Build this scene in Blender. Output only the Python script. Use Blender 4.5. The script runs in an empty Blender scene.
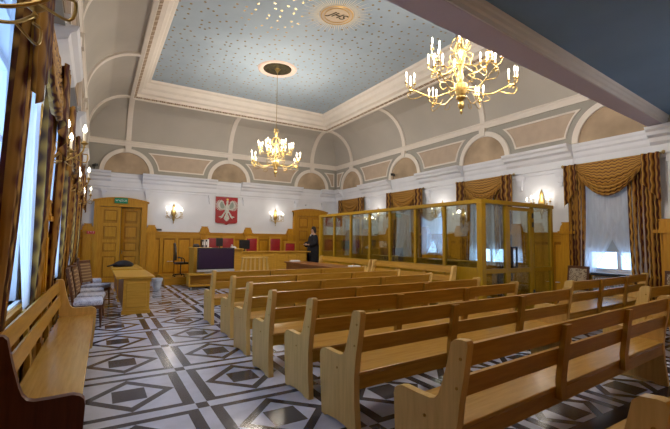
import bpy, bmesh, math, random
from mathutils import Vector, Matrix
random.seed(4)
PI = math.pi
C = bpy.context.scene.collection
sc = bpy.context.scene

# ------------------------------------------------------------------ camera, world, daylight, exposure
cam_d = bpy.data.cameras.new('camera')
cam_d.sensor_fit = 'HORIZONTAL'; cam_d.sensor_width = 36.0
cam_d.lens = 395.08 / 670 * 36.0
cam_d.clip_start = 0.05
cam = bpy.data.objects.new('camera', cam_d); C.objects.link(cam)
Rv = Vector((0.85584722, -0.51712021, 0.01059312)); Uv = Vector((-0.04324187, -0.05112755, 0.99775554))
Fv = Vector((0.51541796, 0.85438437, 0.06611861))
cam.matrix_world = Matrix(((Rv.x, Uv.x, -Fv.x, 0), (Rv.y, Uv.y, -Fv.y, 0), (Rv.z, Uv.z, -Fv.z, 1.6), (0, 0, 0, 1)))
sc.camera = cam

world = bpy.data.worlds.new('sky'); sc.world = world; world.use_nodes = True
bg = world.node_tree.nodes['Background']
bg.inputs[0].default_value = (0.42, 0.66, 1.0, 1); bg.inputs[1].default_value = 6.0

sc.view_settings.view_transform = 'Standard'; sc.view_settings.look = 'None'
sc.view_settings.gamma = 1; sc.view_settings.use_curve_mapping = False
sc.view_settings.exposure = 0.06
sc.cycles.use_denoising = True
sc.cycles.max_bounces = 8; sc.cycles.diffuse_bounces = 5; sc.cycles.glossy_bounces = 3
sc.cycles.transmission_bounces = 5; sc.cycles.transparent_max_bounces = 16
sc.cycles.sample_clamp_indirect = 6.0
sc.cycles.caustics_reflective = False; sc.cycles.caustics_refractive = False

LAMP_W = 36.0      # each cluster of chandelier candles
SCONCE_W = 4.5    # each wall sconce

# room dimensions
XL, XR, D, Y0 = -0.68, 10.10, 16.60, -0.64       # wall planes
PL, PR, PB, PF = -0.40, 9.96, 16.44, -0.50       # planes of the frieze above the cornice
WY = [15.05, 11.41, 7.83, 4.42]                  # window axes, right wall
WYL = [15.15, 11.55, 7.95, 4.35]                   # window axes, left wall
LY = [15.04, 11.41, 7.81, 4.30, 0.70]            # lunettes on the long walls
LX = [0.89, 4.70, 8.60]                          # lunettes on the end wall

# portals: daylight enters through the windows
for i in range(4):
    for x, ry, wy in ((XL - 0.30, -PI / 2, WYL[i]), (XR + 0.30, PI / 2, WY[i])):
        ld = bpy.data.lights.new('window_daylight', 'AREA'); ld.shape = 'RECTANGLE'
        ld.size = 2.6; ld.size_y = 1.8; ld.cycles.is_portal = True
        lo = bpy.data.objects.new('window_daylight', ld); C.objects.link(lo)
        lo.location = (x, wy, 2.15); lo.rotation_euler = (0, ry, 0)

# ------------------------------------------------------------------ materials
def new_mat(name):
    m = bpy.data.materials.new(name); m.use_nodes = True
    return m, m.node_tree.nodes, m.node_tree.links, m.node_tree.nodes['Principled BSDF']

def noise(n, l, vec, scale, detail=3, rough=0.5):
    t = n.new('ShaderNodeTexNoise'); t.inputs['Scale'].default_value = scale
    t.inputs['Detail'].default_value = detail; t.inputs['Roughness'].default_value = rough
    if vec is not None: l.new(vec, t.inputs['Vector'])
    return t

def mapping(n, l, scale, rot=(0, 0, 0)):
    tc = n.new('ShaderNodeTexCoord'); mp = n.new('ShaderNodeMapping')
    mp.inputs['Scale'].default_value = scale; mp.inputs['Rotation'].default_value = rot
    l.new(tc.outputs['Object'], mp.inputs['Vector'])
    return mp.outputs['Vector']

def ramp(n, l, fac, stops, interp='LINEAR'):
    r = n.new('ShaderNodeValToRGB'); r.color_ramp.interpolation = interp
    e = r.color_ramp.elements
    e[0].position, e[0].color = stops[0][0], (*stops[0][1], 1)
    e[1].position, e[1].color = stops[-1][0], (*stops[-1][1], 1)
    for p, c in stops[1:-1]:
        k = e.new(p); k.color = (*c, 1)
    l.new(fac, r.inputs['Fac'])
    return r.outputs['Color']

def bump(n, l, h, b, strength=0.2, dist=0.01):
    t = n.new('ShaderNodeBump'); t.inputs['Strength'].default_value = strength; t.inputs['Distance'].default_value = dist
    l.new(h, t.inputs['Height']); l.new(t.outputs['Normal'], b.inputs['Normal'])

def math_node(n, l, op, a, b=None, c=None):
    t = n.new('ShaderNodeMath'); t.operation = op
    for i, v in enumerate((a, b, c)):
        if v is None: continue
        if isinstance(v, (int, float)): t.inputs[i].default_value = v
        else: l.new(v, t.inputs[i])
    return t.outputs[0]

def plain(name, col, rough=0.6, metal=0.0, var=0.06, scale=6, spec=0.5, bumps=0.0):
    m, n, l, b = new_mat(name)
    v = mapping(n, l, (1, 1, 1)); t = noise(n, l, v, scale)
    lo = tuple(max(0, c * (1 - var)) for c in col); hi = tuple(min(1, c * (1 + var)) for c in col)
    l.new(ramp(n, l, t.outputs['Fac'], [(0.3, lo), (0.7, hi)]), b.inputs['Base Color'])
    b.inputs['Roughness'].default_value = rough; b.inputs['Metallic'].default_value = metal
    b.inputs['Specular IOR Level'].default_value = spec
    if bumps: bump(n, l, t.outputs['Fac'], b, bumps)
    return m

def wood(name, dark, light, axis='X', rough=0.35, scale=1.0, coat=0.0, spec=0.28):
    m, n, l, b = new_mat(name)
    s = {'X': (0.8, 9, 9), 'Y': (9, 0.8, 9), 'Z': (9, 9, 0.8)}[axis]
    v = mapping(n, l, tuple(k * scale for k in s))
    t = noise(n, l, v, 3.0, 5, 0.6)
    l.new(ramp(n, l, t.outputs['Fac'], [(0.3, dark), (0.5, tuple((a + c) / 2 for a, c in zip(dark, light))), (0.72, light)]), b.inputs['Base Color'])
    b.inputs['Roughness'].default_value = rough
    b.inputs['Specular IOR Level'].default_value = spec
    b.inputs['Coat Weight'].default_value = coat; b.inputs['Coat Roughness'].default_value = 0.25
    bump(n, l, t.outputs['Fac'], b, 0.05, 0.004)
    return m

M = {}
M['bench_x'] = wood('bench_oak', (0.38, 0.20, 0.035), (0.54, 0.31, 0.07), 'X', 0.22, spec=0.5)
M['rail'] = wood('bench_rail_oak', (0.36, 0.18, 0.016), (0.52, 0.285, 0.038), 'X', 0.34)
M['bench_z'] = wood('bench_end_oak', (0.58, 0.37, 0.105), (0.74, 0.50, 0.175), 'Z', 0.36)
M['rail_z'] = wood('bench_support_oak', (0.33, 0.165, 0.016), (0.47, 0.255, 0.034), 'Z', 0.38)
M['panel'] = wood('wainscot_oak', (0.44, 0.195, 0.008), (0.60, 0.30, 0.018), 'Z', 0.42)
M['panel_x'] = wood('moulding_oak', (0.42, 0.19, 0.010), (0.54, 0.27, 0.018), 'X', 0.42)
M['panel_y'] = wood('moulding_oak_long', (0.42, 0.19, 0.010), (0.54, 0.27, 0.018), 'Y', 0.42)
M['panel_shaded'] = wood('recess_shaded_oak', (0.29, 0.12, 0.006), (0.39, 0.185, 0.012), 'Z', 0.5)  # backing of wainscot and doors: shade of the recesses put into a darker oak
M['door'] = wood('door_oak', (0.40, 0.18, 0.010), (0.56, 0.28, 0.022), 'Z', 0.4)
M['booth'] = wood('dock_frame_wood', (0.31, 0.175, 0.004), (0.40, 0.23, 0.008), 'Z', 0.4)
M['desk'] = wood('desk_oak', (0.48, 0.25, 0.025), (0.62, 0.35, 0.05), 'X', 0.38)
M['reddish'] = wood('reddish_wood', (0.20, 0.07, 0.022), (0.30, 0.115, 0.035), 'Y', 0.3)
M['reddish_z'] = wood('shaded_red_pew_end', (0.07, 0.018, 0.010), (0.11, 0.032, 0.016), 'Z', 0.4)  # near end of the left pew: its shadow is put into this dark colour
M['dark_wood'] = wood('dark_chair_wood', (0.09, 0.035, 0.018), (0.15, 0.065, 0.03), 'Z', 0.35)
M['white'] = plain('white_wall_paint', (0.74, 0.76, 0.81), 0.8, var=0.03, scale=2)
M['stucco'] = plain('cream_moulding_paint', (0.74, 0.68, 0.61), 0.7, var=0.03, scale=3)
M['grey'] = plain('frieze_grey_paint', (0.34, 0.325, 0.285), 0.85, var=0.05, scale=1.5)
M['cove'] = plain('cove_grey_beige_paint', (0.44, 0.41, 0.36), 0.85, var=0.07, scale=0.7)
M['beige'] = plain('frieze_panel_beige', (0.47, 0.37, 0.28), 0.85, var=0.06, scale=4)
M['lunette'] = plain('lunette_marbled_brown', (0.40, 0.30, 0.20), 0.85, var=0.25, scale=1.6)
M['soffit'] = plain('gallery_soffit_paint', (0.60, 0.57, 0.70), 0.8, var=0.03, scale=1)
M['gallery'] = plain('gallery_ceiling_blue_grey', (0.19, 0.34, 0.58), 0.75, var=0.06, scale=1)
M['brass'] = plain('polished_brass', (0.46, 0.32, 0.11), 0.36, 1.0, var=0.15, scale=9)
M['old_brass'] = plain('dull_brass', (0.42, 0.32, 0.15), 0.35, 1.0, var=0.2, scale=9)
M['bronze'] = plain('dark_bronze_rose', (0.07, 0.06, 0.03), 0.4, 0.7, var=0.6, scale=14)
M['candle'] = plain('ivory_candle', (0.85, 0.80, 0.66), 0.5, var=0.02)
M['black'] = plain('black_plastic', (0.012, 0.012, 0.015), 0.35, var=0.2)
M['iron'] = plain('black_iron', (0.02, 0.02, 0.022), 0.5, 0.3, var=0.2)
M['silver'] = plain('silver_grey_plastic', (0.48, 0.47, 0.48), 0.35, 0.2, var=0.05)
M['red'] = plain('red_leather', (0.27, 0.004, 0.010), 0.5, var=0.15)
M['shield'] = plain('shield_red', (0.33, 0.003, 0.008), 0.5, var=0.1)
M['eagle'] = plain('eagle_white', (0.55, 0.55, 0.50), 0.5, var=0.25, scale=20)
M['eagle_grey'] = plain('eagle_feather_grey', (0.26, 0.29, 0.25), 0.6, var=0.25, scale=25)
M['gold'] = plain('gold_paint', (0.65, 0.40, 0.10), 0.35, 0.6, var=0.15)
M['cream'] = plain('medallion_cream', (0.66, 0.53, 0.38), 0.7, var=0.05)
M['ray'] = plain('pale_gilt_rays', (0.74, 0.66, 0.50), 0.6, var=0.05)
M['paper'] = plain('white_paper', (0.80, 0.80, 0.82), 0.7, var=0.03)
M['cloth_black'] = plain('black_cloth', (0.012, 0.011, 0.016), 0.9, var=0.3, scale=12)
M['skin'] = plain('skin', (0.50, 0.30, 0.21), 0.55, var=0.05)
M['hair'] = plain('dark_hair', (0.02, 0.012, 0.01), 0.6, var=0.3, scale=40)
M['green_sign'] = plain('green_sign_face', (0.0, 0.22, 0.09), 0.5, var=0.04)
M['red_sign'] = plain('red_sign_face', (0.55, 0.05, 0.03), 0.5, var=0.04)
M['white_plastic'] = plain('white_plastic', (0.72, 0.72, 0.74), 0.45, var=0.02)
M['bag_plastic'] = plain('pale_blue_plastic', (0.55, 0.62, 0.74), 0.3, var=0.12, scale=14)
M['screen'] = plain('television_glass', (0.020, 0.006, 0.036), 0.32, var=0.1)
M['green_cloth'] = plain('pale_green_cloth', (0.30, 0.38, 0.24), 0.8, var=0.1)
M['ring'] = plain('rose_ring_pink_white', (0.68, 0.52, 0.44), 0.7, var=0.05)

def emission(name, col, s):
    m, n, l, b = new_mat(name)
    b.inputs['Base Color'].default_value = (*col, 1); b.inputs['Emission Color'].default_value = (*col, 1)
    b.inputs['Emission Strength'].default_value = s
    return m
M['flame'] = emission('candle_bulb_light', (1.0, 0.88, 0.70), 7.0)

M['opal'] = emission('fill_lamp_glass', (1.0, 0.93, 0.84), 38.0)  # glow of the added fill lamp under the gallery
def glass(name, tint, refl=0.10, rough=0.0):
    m = bpy.data.materials.new(name); m.use_nodes = True; n = m.node_tree.nodes; l = m.node_tree.links; n.clear()
    o = n.new('ShaderNodeOutputMaterial'); t = n.new('ShaderNodeBsdfTransparent'); g = n.new('ShaderNodeBsdfGlossy')
    t.inputs[0].default_value = (*tint, 1); g.inputs['Roughness'].default_value = rough; g.inputs[0].default_value = (0.95, 0.97, 1, 1)
    mx = n.new('ShaderNodeMixShader'); fr = n.new('ShaderNodeLayerWeight'); fr.inputs['Blend'].default_value = 0.35
    f = math_node(n, l, 'MULTIPLY_ADD', fr.outputs['Fresnel'], 0.38, refl)
    l.new(f, mx.inputs[0]); l.new(t.outputs[0], mx.inputs[1]); l.new(g.outputs[0], mx.inputs[2]); l.new(mx.outputs[0], o.inputs[0])
    return m
M['booth_glass'] = glass('dock_glass', (0.84, 0.88, 0.83), 0.06)
M['window_glass'] = glass('window_glass', (0.93, 0.96, 1.0), 0.02)

def sheer_mat():
    m = bpy.data.materials.new('sheer_white_voile'); m.use_nodes = True; n = m.node_tree.nodes; l = m.node_tree.links; n.clear()
    o = n.new('ShaderNodeOutputMaterial'); tl = n.new('ShaderNodeBsdfTranslucent'); df = n.new('ShaderNodeBsdfDiffuse'); tr = n.new('ShaderNodeBsdfTransparent')
    tl.inputs[0].default_value = (0.84, 0.87, 0.93, 1); df.inputs[0].default_value = (0.80, 0.82, 0.88, 1)
    a = n.new('ShaderNodeMixShader'); a.inputs[0].default_value = 0.55
    l.new(df.outputs[0], a.inputs[1]); l.new(tl.outputs[0], a.inputs[2])
    v = mapping(n, l, (14, 14, 1.2)); t = noise(n, l, v, 2.0, 4)
    f = math_node(n, l, 'MULTIPLY_ADD', t.outputs['Fac'], 0.3, 0.60)
    b2 = n.new('ShaderNodeMixShader'); l.new(f, b2.inputs[0])
    l.new(tr.outputs[0], b2.inputs[1]); l.new(a.outputs[0], b2.inputs[2]); l.new(b2.outputs[0], o.inputs[0])
    return m
M['sheer'] = sheer_mat()
def blind_mat():
    m = bpy.data.materials.new('pale_blind_cloth'); m.use_nodes = True; n = m.node_tree.nodes; l = m.node_tree.links; n.clear()
    o = n.new('ShaderNodeOutputMaterial'); tl = n.new('ShaderNodeBsdfTranslucent'); df = n.new('ShaderNodeBsdfDiffuse')
    tl.inputs[0].default_value = (0.38, 0.34, 0.30, 1); df.inputs[0].default_value = (0.6, 0.58, 0.55, 1)
    a = n.new('ShaderNodeMixShader'); a.inputs[0].default_value = 0.6
    l.new(df.outputs[0], a.inputs[1]); l.new(tl.outputs[0], a.inputs[2]); l.new(a.outputs[0], o.inputs[0])
    return m
M['blind'] = blind_mat()

def curtain_mat(name, horizontal=False):
    m, n, l, b = new_mat(name)
    tc = n.new('ShaderNodeTexCoord'); sp = n.new('ShaderNodeSeparateXYZ'); l.new(tc.outputs['Object'], sp.inputs[0])
    u, w = (sp.outputs['X'], sp.outputs['Z'])
    if horizontal:
        uvn = n.new('ShaderNodeUVMap'); sp2 = n.new('ShaderNodeSeparateXYZ'); l.new(uvn.outputs[0], sp2.inputs[0]); u, w = sp2.outputs['Y'], sp2.outputs['X']
    wig = math_node(n, l, 'MULTIPLY', math_node(n, l, 'SINE', math_node(n, l, 'MULTIPLY', w, 2 * PI / (0.24 if not horizontal else 0.13))), 0.008 if not horizontal else 0.012)
    uu = math_node(n, l, 'ADD', u, wig)
    fr = math_node(n, l, 'FRACT', math_node(n, l, 'MULTIPLY', uu, 1 / (0.15 if not horizontal else 0.075)))
    gold = (0.40, 0.20, 0.028); brown = (0.075, 0.028, 0.008); maroon = (0.07, 0.008, 0.008); pale = (0.52, 0.30, 0.075)
    if horizontal:
        col = ramp(n, l, fr, [(0.0, gold), (0.45, (0.30, 0.155, 0.03)), (0.58, maroon), (0.72, brown), (0.8, gold), (0.98, pale)], 'LINEAR')
    else:
        col = ramp(n, l, fr, [(0.0, gold), (0.28, (0.28, 0.14, 0.03)), (0.36, maroon), (0.5, brown), (0.58, pale), (0.66, gold), (0.8, brown), (0.9, maroon), (1.0, gold)], 'LINEAR')
    l.new(col, b.inputs['Base Color'])
    b.inputs['Roughness'].default_value = 0.6; b.inputs['Specular IOR Level'].default_value = 0.25
    return m
M['curtain'] = curtain_mat('gold_brown_wavy_curtain')
M['swag'] = curtain_mat('gold_brown_wavy_swag', True)

def damask(name, base, fig, s=26):
    m, n, l, b = new_mat(name)
    v = mapping(n, l, (1, 1, 1)); t = n.new('ShaderNodeTexVoronoi'); t.inputs['Scale'].default_value = s; l.new(v, t.inputs['Vector'])
    l.new(ramp(n, l, t.outputs['Distance'], [(0.25, fig), (0.42, base), (0.55, fig)]), b.inputs['Base Color']); b.inputs['Roughness'].default_value = 0.85
    return m
M['damask'] = damask('brown_cream_damask', (0.10, 0.05, 0.025), (0.40, 0.32, 0.22), 17)
M['lace'] = damask('blue_white_lace', (0.30, 0.32, 0.45), (0.62, 0.63, 0.72), 24)
def striped(name, a, c, k):
    m, n, l, b = new_mat(name)
    tc = n.new('ShaderNodeTexCoord'); sp = n.new('ShaderNodeSeparateXYZ'); l.new(tc.outputs['Object'], sp.inputs[0])
    f = math_node(n, l, 'FRACT', math_node(n, l, 'MULTIPLY', sp.outputs['Z'], k))
    l.new(ramp(n, l, f, [(0.35, a), (0.5, c), (0.85, a)]), b.inputs['Base Color']); b.inputs['Roughness'].default_value = 0.8
    return m
M['stripe'] = striped('brown_tan_striped_fabric', (0.17, 0.085, 0.035), (0.42, 0.28, 0.14), 14)

def ceiling_mat():
    m, n, l, b = new_mat('pale_blue_ceiling_with_gold_stars')
    v = mapping(n, l, (1, 1, 1)); t = n.new('ShaderNodeTexVoronoi'); t.voronoi_dimensions = '2D'
    t.inputs['Scale'].default_value = 3.7; t.inputs['Randomness'].default_value = 0.65; l.new(v, t.inputs['Vector'])
    dot = math_node(n, l, 'LESS_THAN', t.outputs['Distance'], 0.115)
    tn = noise(n, l, v, 0.8, 4)
    base = ramp(n, l, tn.outputs['Fac'], [(0.35, (0.34, 0.42, 0.49)), (0.65, (0.39, 0.475, 0.545))])
    mx = n.new('ShaderNodeMix'); mx.data_type = 'RGBA'; l.new(dot, mx.inputs['Factor']); l.new(base, mx.inputs[6]); mx.inputs[7].default_value = (0.34, 0.24, 0.10, 1)
    l.new(mx.outputs[2], b.inputs['Base Color'])
    l.new(math_node(n, l, 'MULTIPLY', dot, 0.9), b.inputs['Metallic'])
    l.new(math_node(n, l, 'MULTIPLY_ADD', dot, -0.5, 0.8), b.inputs['Roughness'])
    return m
M['ceiling'] = ceiling_mat()

def key_mat(along):
    m, n, l, b = new_mat('greek_key_band')
    tc = n.new('ShaderNodeTexCoord'); sp = n.new('ShaderNodeSeparateXYZ'); l.new(tc.outputs['Object'], sp.inputs[0])
    f = math_node(n, l, 'FRACT', math_node(n, l, 'MULTIPLY', sp.outputs[along], 4.0))
    f2 = math_node(n, l, 'FRACT', math_node(n, l, 'MULTIPLY', sp.outputs[along], 16.0))
    k = math_node(n, l, 'MAXIMUM', math_node(n, l, 'GREATER_THAN', f, 0.62), math_node(n, l, 'GREATER_THAN', f2, 0.5))
    l.new(ramp(n, l, k, [(0.2, (0.17, 0.09, 0.035)), (0.8, (0.50, 0.40, 0.30))], 'CONSTANT'), b.inputs['Base Color']); b.inputs['Roughness'].default_value = 0.7
    return m
M['key_x'] = key_mat('X'); M['key_y'] = key_mat('Y')

def floor_mat():
    m, n, l, b = new_mat('inlaid_marble_floor')
    tc = n.new('ShaderNodeTexCoord'); sp = n.new('ShaderNodeSeparateXYZ'); l.new(tc.outputs['Object'], sp.inputs[0])
    X, Y = sp.outputs['X'], sp.outputs['Y']
    mn = lambda op, a, b_=None, c=None: math_node(n, l, op, a, b_, c)
    px, py = 1.19, 1.2253; ox, oy = 0.955, 4.03
    def cen(v, o, p): return mn('MULTIPLY', mn('SUBTRACT', mn('FRACT', mn('ADD', mn('MULTIPLY', mn('SUBTRACT', v, o), 1 / p), 0.5)), 0.5), p)   # -p/2..p/2, 0 at bands
    dx = mn('ABSOLUTE', cen(X, ox, px)); dy = mn('ABSOLUTE', cen(Y, oy, py))
    inx = mn('LESS_THAN', dx, 0.055); iny = mn('LESS_THAN', dy, 0.068)
    sq = mn('MULTIPLY', inx, iny)
    white = mn('MAXIMUM', inx, iny)
    band = mn('MAXIMUM', mn('LESS_THAN', dx, 0.16), mn('LESS_THAN', dy, 0.145))
    ax, ay = px / 2 - 0.16, py / 2 - 0.145
    ix = mn('SUBTRACT', px / 2, dx); iy = mn('SUBTRACT', py / 2, dy)
    u = mn('ADD', mn('MULTIPLY', ix, 1 / ax), mn('MULTIPLY', iy, 1 / ay))
    rh = mn('MULTIPLY', mn('LESS_THAN', u, 1.0), mn('GREATER_THAN', u, 0.74))
    rect = mn('MULTIPLY', mn('LESS_THAN', ix, ax * 0.355), mn('LESS_THAN', iy, ay * 0.355))
    inner = mn('MAXIMUM', rh, rect)
    nb = mn('SUBTRACT', 1.0, band)
    dark = mn('ADD', mn('MULTIPLY', inner, nb), mn('MULTIPLY', band, mn('SUBTRACT', 1.0, white)))
    dark = mn('MAXIMUM', dark, sq)
    # dark border where the pattern ends in front of the last benches
    bd = mn('MULTIPLY', mn('LESS_THAN', Y, 1.97), mn('GREATER_THAN', Y, 1.74))
    dark = mn('MAXIMUM', dark, bd)
    v = mapping(n, l, (1, 1, 1)); t = noise(n, l, v, 3.5, 6, 0.6)
    lt = ramp(n, l, t.outputs['Fac'], [(0.3, (0.48, 0.51, 0.64)), (0.7, (0.62, 0.65, 0.80))])
    dk = ramp(n, l, t.outputs['Fac'], [(0.3, (0.020, 0.024, 0.045)), (0.7, (0.042, 0.048, 0.08))])
    mx = n.new('ShaderNodeMix'); mx.data_type = 'RGBA'; l.new(dark, mx.inputs['Factor']); l.new(lt, mx.inputs[6]); l.new(dk, mx.inputs[7])
    l.new(mx.outputs[2], b.inputs['Base Color'])
    b.inputs['Roughness'].default_value = 0.16; b.inputs['Specular IOR Level'].default_value = 0.55
    return m
M['floor'] = floor_mat()

# ------------------------------------------------------------------ mesh helpers
class MB:
    def __init__(s): s.v = []; s.f = []
    def add(s, vs, fs):
        o = len(s.v); s.v += [tuple(p) for p in vs]; s.f += [tuple(i + o for i in q) for q in fs]; return s
    def box(s, x0, x1, y0, y1, z0, z1):
        return s.add([(x0, y0, z0), (x1, y0, z0), (x1, y1, z0), (x0, y1, z0), (x0, y0, z1), (x1, y0, z1), (x1, y1, z1), (x0, y1, z1)],
                     [(0, 3, 2, 1), (4, 5, 6, 7), (0, 1, 5, 4), (1, 2, 6, 5), (2, 3, 7, 6), (3, 0, 4, 7)])
    def bbox(s, x0, x1, y0, y1, z0, z1, r=0.006):
        # box with chamfered edges
        t = bmesh.new(); bmesh.ops.create_cube(t, size=1)
        for q in t.verts: q.co = Vector(((x0 + x1) / 2 + q.co.x * (x1 - x0), (y0 + y1) / 2 + q.co.y * (y1 - y0), (z0 + z1) / 2 + q.co.z * (z1 - z0)))
        bmesh.ops.bevel(t, geom=list(t.edges), offset=r, segments=2, profile=0.5, affect='EDGES')
        t.verts.index_update(); s.add([q.co[:] for q in t.verts], [[w.index for w in q.verts] for q in t.faces]); t.free(); return s
    def beam(s, a, b, w, h, up=(0, 0, 1)):
        a, b = Vector(a), Vector(b); d = (b - a).normalized(); r = d.cross(Vector(up))
        if r.length < 1e-4: r = d.cross(Vector((1, 0, 0)))
        r.normalize(); u = r.cross(d)
        vs = [p + r * i * w / 2 + u * j * h / 2 for p in (a, b) for i, j in ((-1, -1), (1, -1), (1, 1), (-1, 1))]
        return s.add(vs, [(0, 1, 2, 3), (7, 6, 5, 4), (0, 4, 5, 1), (1, 5, 6, 2), (2, 6, 7, 3), (3, 7, 4, 0)])
    def prism(s, poly, f, a, b):
        # poly of 2-D points, f(p, t) -> 3-D point, extruded from t=a to t=b
        k = len(poly)
        s.add([f(p, a) for p in poly] + [f(p, b) for p in poly],
              [tuple(range(k)), tuple(range(2 * k - 1, k - 1, -1))] + [(i, i + k, (i + 1) % k + k, (i + 1) % k) for i in range(k)]); return s
    def ring(s, outer, inner, f, a, b):
        # closed band between two equal-length outlines, extruded
        k = len(outer); vs = [f(p, t) for t in (a, b) for p in outer] + [f(p, t) for t in (a, b) for p in inner]; fs = []
        for i in range(k):
            j = (i + 1) % k
            fs += [(i, j, j + k, i + k), (2 * k + i, 3 * k + i, 3 * k + j, 2 * k + j), (i, 2 * k + i, 2 * k + j, j), (k + i, k + j, 3 * k + j, 3 * k + i)]
        return s.add(vs, fs)
    def band(s, outer, inner, f, a, b):
        # open band between two lines
        k = len(outer); vs = [f(p, t) for t in (a, b) for p in outer] + [f(p, t) for t in (a, b) for p in inner]; fs = []
        for i in range(k - 1):
            j = i + 1
            fs += [(i, j, j + k, i + k), (2 * k + i, 3 * k + i, 3 * k + j, 2 * k + j), (i, 2 * k + i, 2 * k + j, j), (k + i, k + j, 3 * k + j, 3 * k + i)]
        for i in (0, k - 1): fs.append((i, i + k, 3 * k + i, 2 * k + i))
        return s.add(vs, fs)
    def tube(s, path, r, seg=8, cap=True):
        path = [Vector(p) for p in path]; k = len(path); rs = r if isinstance(r, (list, tuple)) else [r] * k
        vs, fs = [], []; n0 = None
        for i, p in enumerate(path):
            d = (path[min(i + 1, k - 1)] - path[max(i - 1, 0)]).normalized()
            if n0 is None: n0 = d.cross(Vector((0, 0, 1)) if abs(d.z) < 0.9 else Vector((1, 0, 0))).normalized()
            else: n0 = (n0 - d * n0.dot(d)).normalized()
            c = d.cross(n0)
            vs += [p + (n0 * math.cos(2 * PI * j / seg) + c * math.sin(2 * PI * j / seg)) * rs[i] for j in range(seg)]
        for i in range(k - 1):
            for j in range(seg):
                q = (j + 1) % seg; fs.append((i * seg + j, i * seg + q, (i + 1) * seg + q, (i + 1) * seg + j))
        if cap: fs += [tuple(range(seg - 1, -1, -1)), tuple((k - 1) * seg + j for j in range(seg))]
        return s.add(vs, fs)
    def lathe(s, prof, c=(0, 0, 0), seg=20, sy=1.0, a0=0, a1=2 * PI):
        full = abs(a1 - a0 - 2 * PI) < 1e-6; m = seg if full else seg + 1; k = len(prof)
        vs = [(c[0] + r * math.cos(a0 + (a1 - a0) * j / seg), c[1] + sy * r * math.sin(a0 + (a1 - a0) * j / seg), c[2] + z) for r, z in prof for j in range(m)]
        fs = []
        for i in range(k - 1):
            for j in range(seg):
                q = (j + 1) % m; fs.append((i * m + j, i * m + q, (i + 1) * m + q, (i + 1) * m + j))
        if full: fs += [tuple(range(m - 1, -1, -1)), tuple((k - 1) * m + j for j in range(m))]
        return s.add(vs, fs)
    def loft(s, rings, cap=True):
        m = len(rings[0]); vs = [p for r in rings for p in r]; fs = []
        for i in range(len(rings) - 1):
            for j in range(m):
                q = (j + 1) % m; fs.append((i * m + j, i * m + q, (i + 1) * m + q, (i + 1) * m + j))
        if cap: fs += [tuple(range(m - 1, -1, -1)), tuple((len(rings) - 1) * m + j for j in range(m))]
        return s.add(vs, fs)
    def grid(s, fn, nu, nv):
        vs = [fn(i / nu, j / nv) for j in range(nv + 1) for i in range(nu + 1)]
        return s.add(vs, [(j * (nu + 1) + i, j * (nu + 1) + i + 1, (j + 1) * (nu + 1) + i + 1, (j + 1) * (nu + 1) + i) for j in range(nv) for i in range(nu)])
    def build(s, name, mat, parent=None, smooth=False, loc=None, recalc=True):
        me = bpy.data.meshes.new(name); me.from_pydata(s.v, [], s.f); me.update()
        b = bmesh.new(); b.from_mesh(me)
        if recalc: bmesh.ops.recalc_face_normals(b, faces=b.faces)
        b.to_mesh(me); b.free()
        me.materials.append(M[mat])
        if smooth:
            for p in me.polygons: p.use_smooth = True
            if smooth != 'all': me.set_sharp_from_angle(angle=0.7)
        o = bpy.data.objects.new(name, me); C.objects.link(o)
        if parent is not None: o.parent = parent
        if loc is not None: o.location = loc
        return o

def tag(o, label, cat, group=None, kind=None):
    o['label'] = label; o['category'] = cat
    if group: o['group'] = group
    if kind: o['kind'] = kind
    return o
def thing(name, label, cat, loc=(0, 0, 0), rz=0.0, group=None):
    o = bpy.data.objects.new(name, None); o.empty_display_size = 0.1; C.objects.link(o)
    o.location = loc; o.rotation_euler = (0, 0, rz)
    return tag(o, label, cat, group)
def struct(o): o['kind'] = 'structure'; return o
def copy_tree(o, parent=None):
    c = o.copy(); C.objects.link(c)
    if parent is not None: c.parent = parent
    for ch in list(o.children): copy_tree(ch, c)
    return c
def dup(o, label, loc, rz=None):
    c = copy_tree(o); c['label'] = label; c.location = loc
    if rz is not None: c.rotation_euler = (0, 0, rz)
    return c
def arc(cx, cz, r, a0, a1, n): return [(cx + r * math.cos(a0 + (a1 - a0) * i / n), cz + r * math.sin(a0 + (a1 - a0) * i / n)) for i in range(n + 1)]

# ------------------------------------------------------------------ room shell
def wall_slab(mb, axis, a, b, u0, u1, z0, z1, holes):
    # slab between planes a and b; u runs along the wall; holes are (u0, u1, z0, z1)
    us = sorted({u0, u1, *[h[0] for h in holes], *[h[1] for h in holes]}); zs = sorted({z0, z1, *[h[2] for h in holes], *[h[3] for h in holes]})
    for i in range(len(us) - 1):
        for j in range(len(zs) - 1):
            cu, cz = (us[i] + us[i + 1]) / 2, (zs[j] + zs[j + 1]) / 2
            if any(h[0] < cu < h[1] and h[2] < cz < h[3] for h in holes): continue
            if axis == 'X': mb.box(a, b, us[i], us[i + 1], zs[j], zs[j + 1])
            else: mb.box(us[i], us[i + 1], a, b, zs[j], zs[j + 1])
    return mb

WZ0, WZ1, WH = 0.95, 3.38, 0.66
whole = [(w - WH, w + WH, WZ0, WZ1) for w in WY]
WHL = 0.86
wholl = [(w - WHL, w + WHL, WZ0, WZ1) for w in WYL]
struct(MB().box(XL - 0.3, XR + 0.3, Y0 - 0.3, D + 2.0, -0.2, 0).build('floor', 'floor'))
struct(wall_slab(MB(), 'X', XL - 0.3, XL, Y0 - 0.3, D + 0.3, 0, 4.0, wholl).build('wall_left', 'white'))
struct(wall_slab(MB(), 'X', XR, XR + 0.3, Y0 - 0.3, D + 0.3, 0, 4.0, whole).build('wall_right', 'white'))
DOOR_L = (0.10, 1.43, 0.0, 2.86)
struct(wall_slab(MB(), 'Y', D, D + 0.3, XL, XR, 0, 4.0, [DOOR_L]).build('wall_back', 'white'))
struct(MB().box(XL, XR, Y0 - 0.3, Y0, 0, 4.0).build('wall_front', 'panel'))
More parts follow.
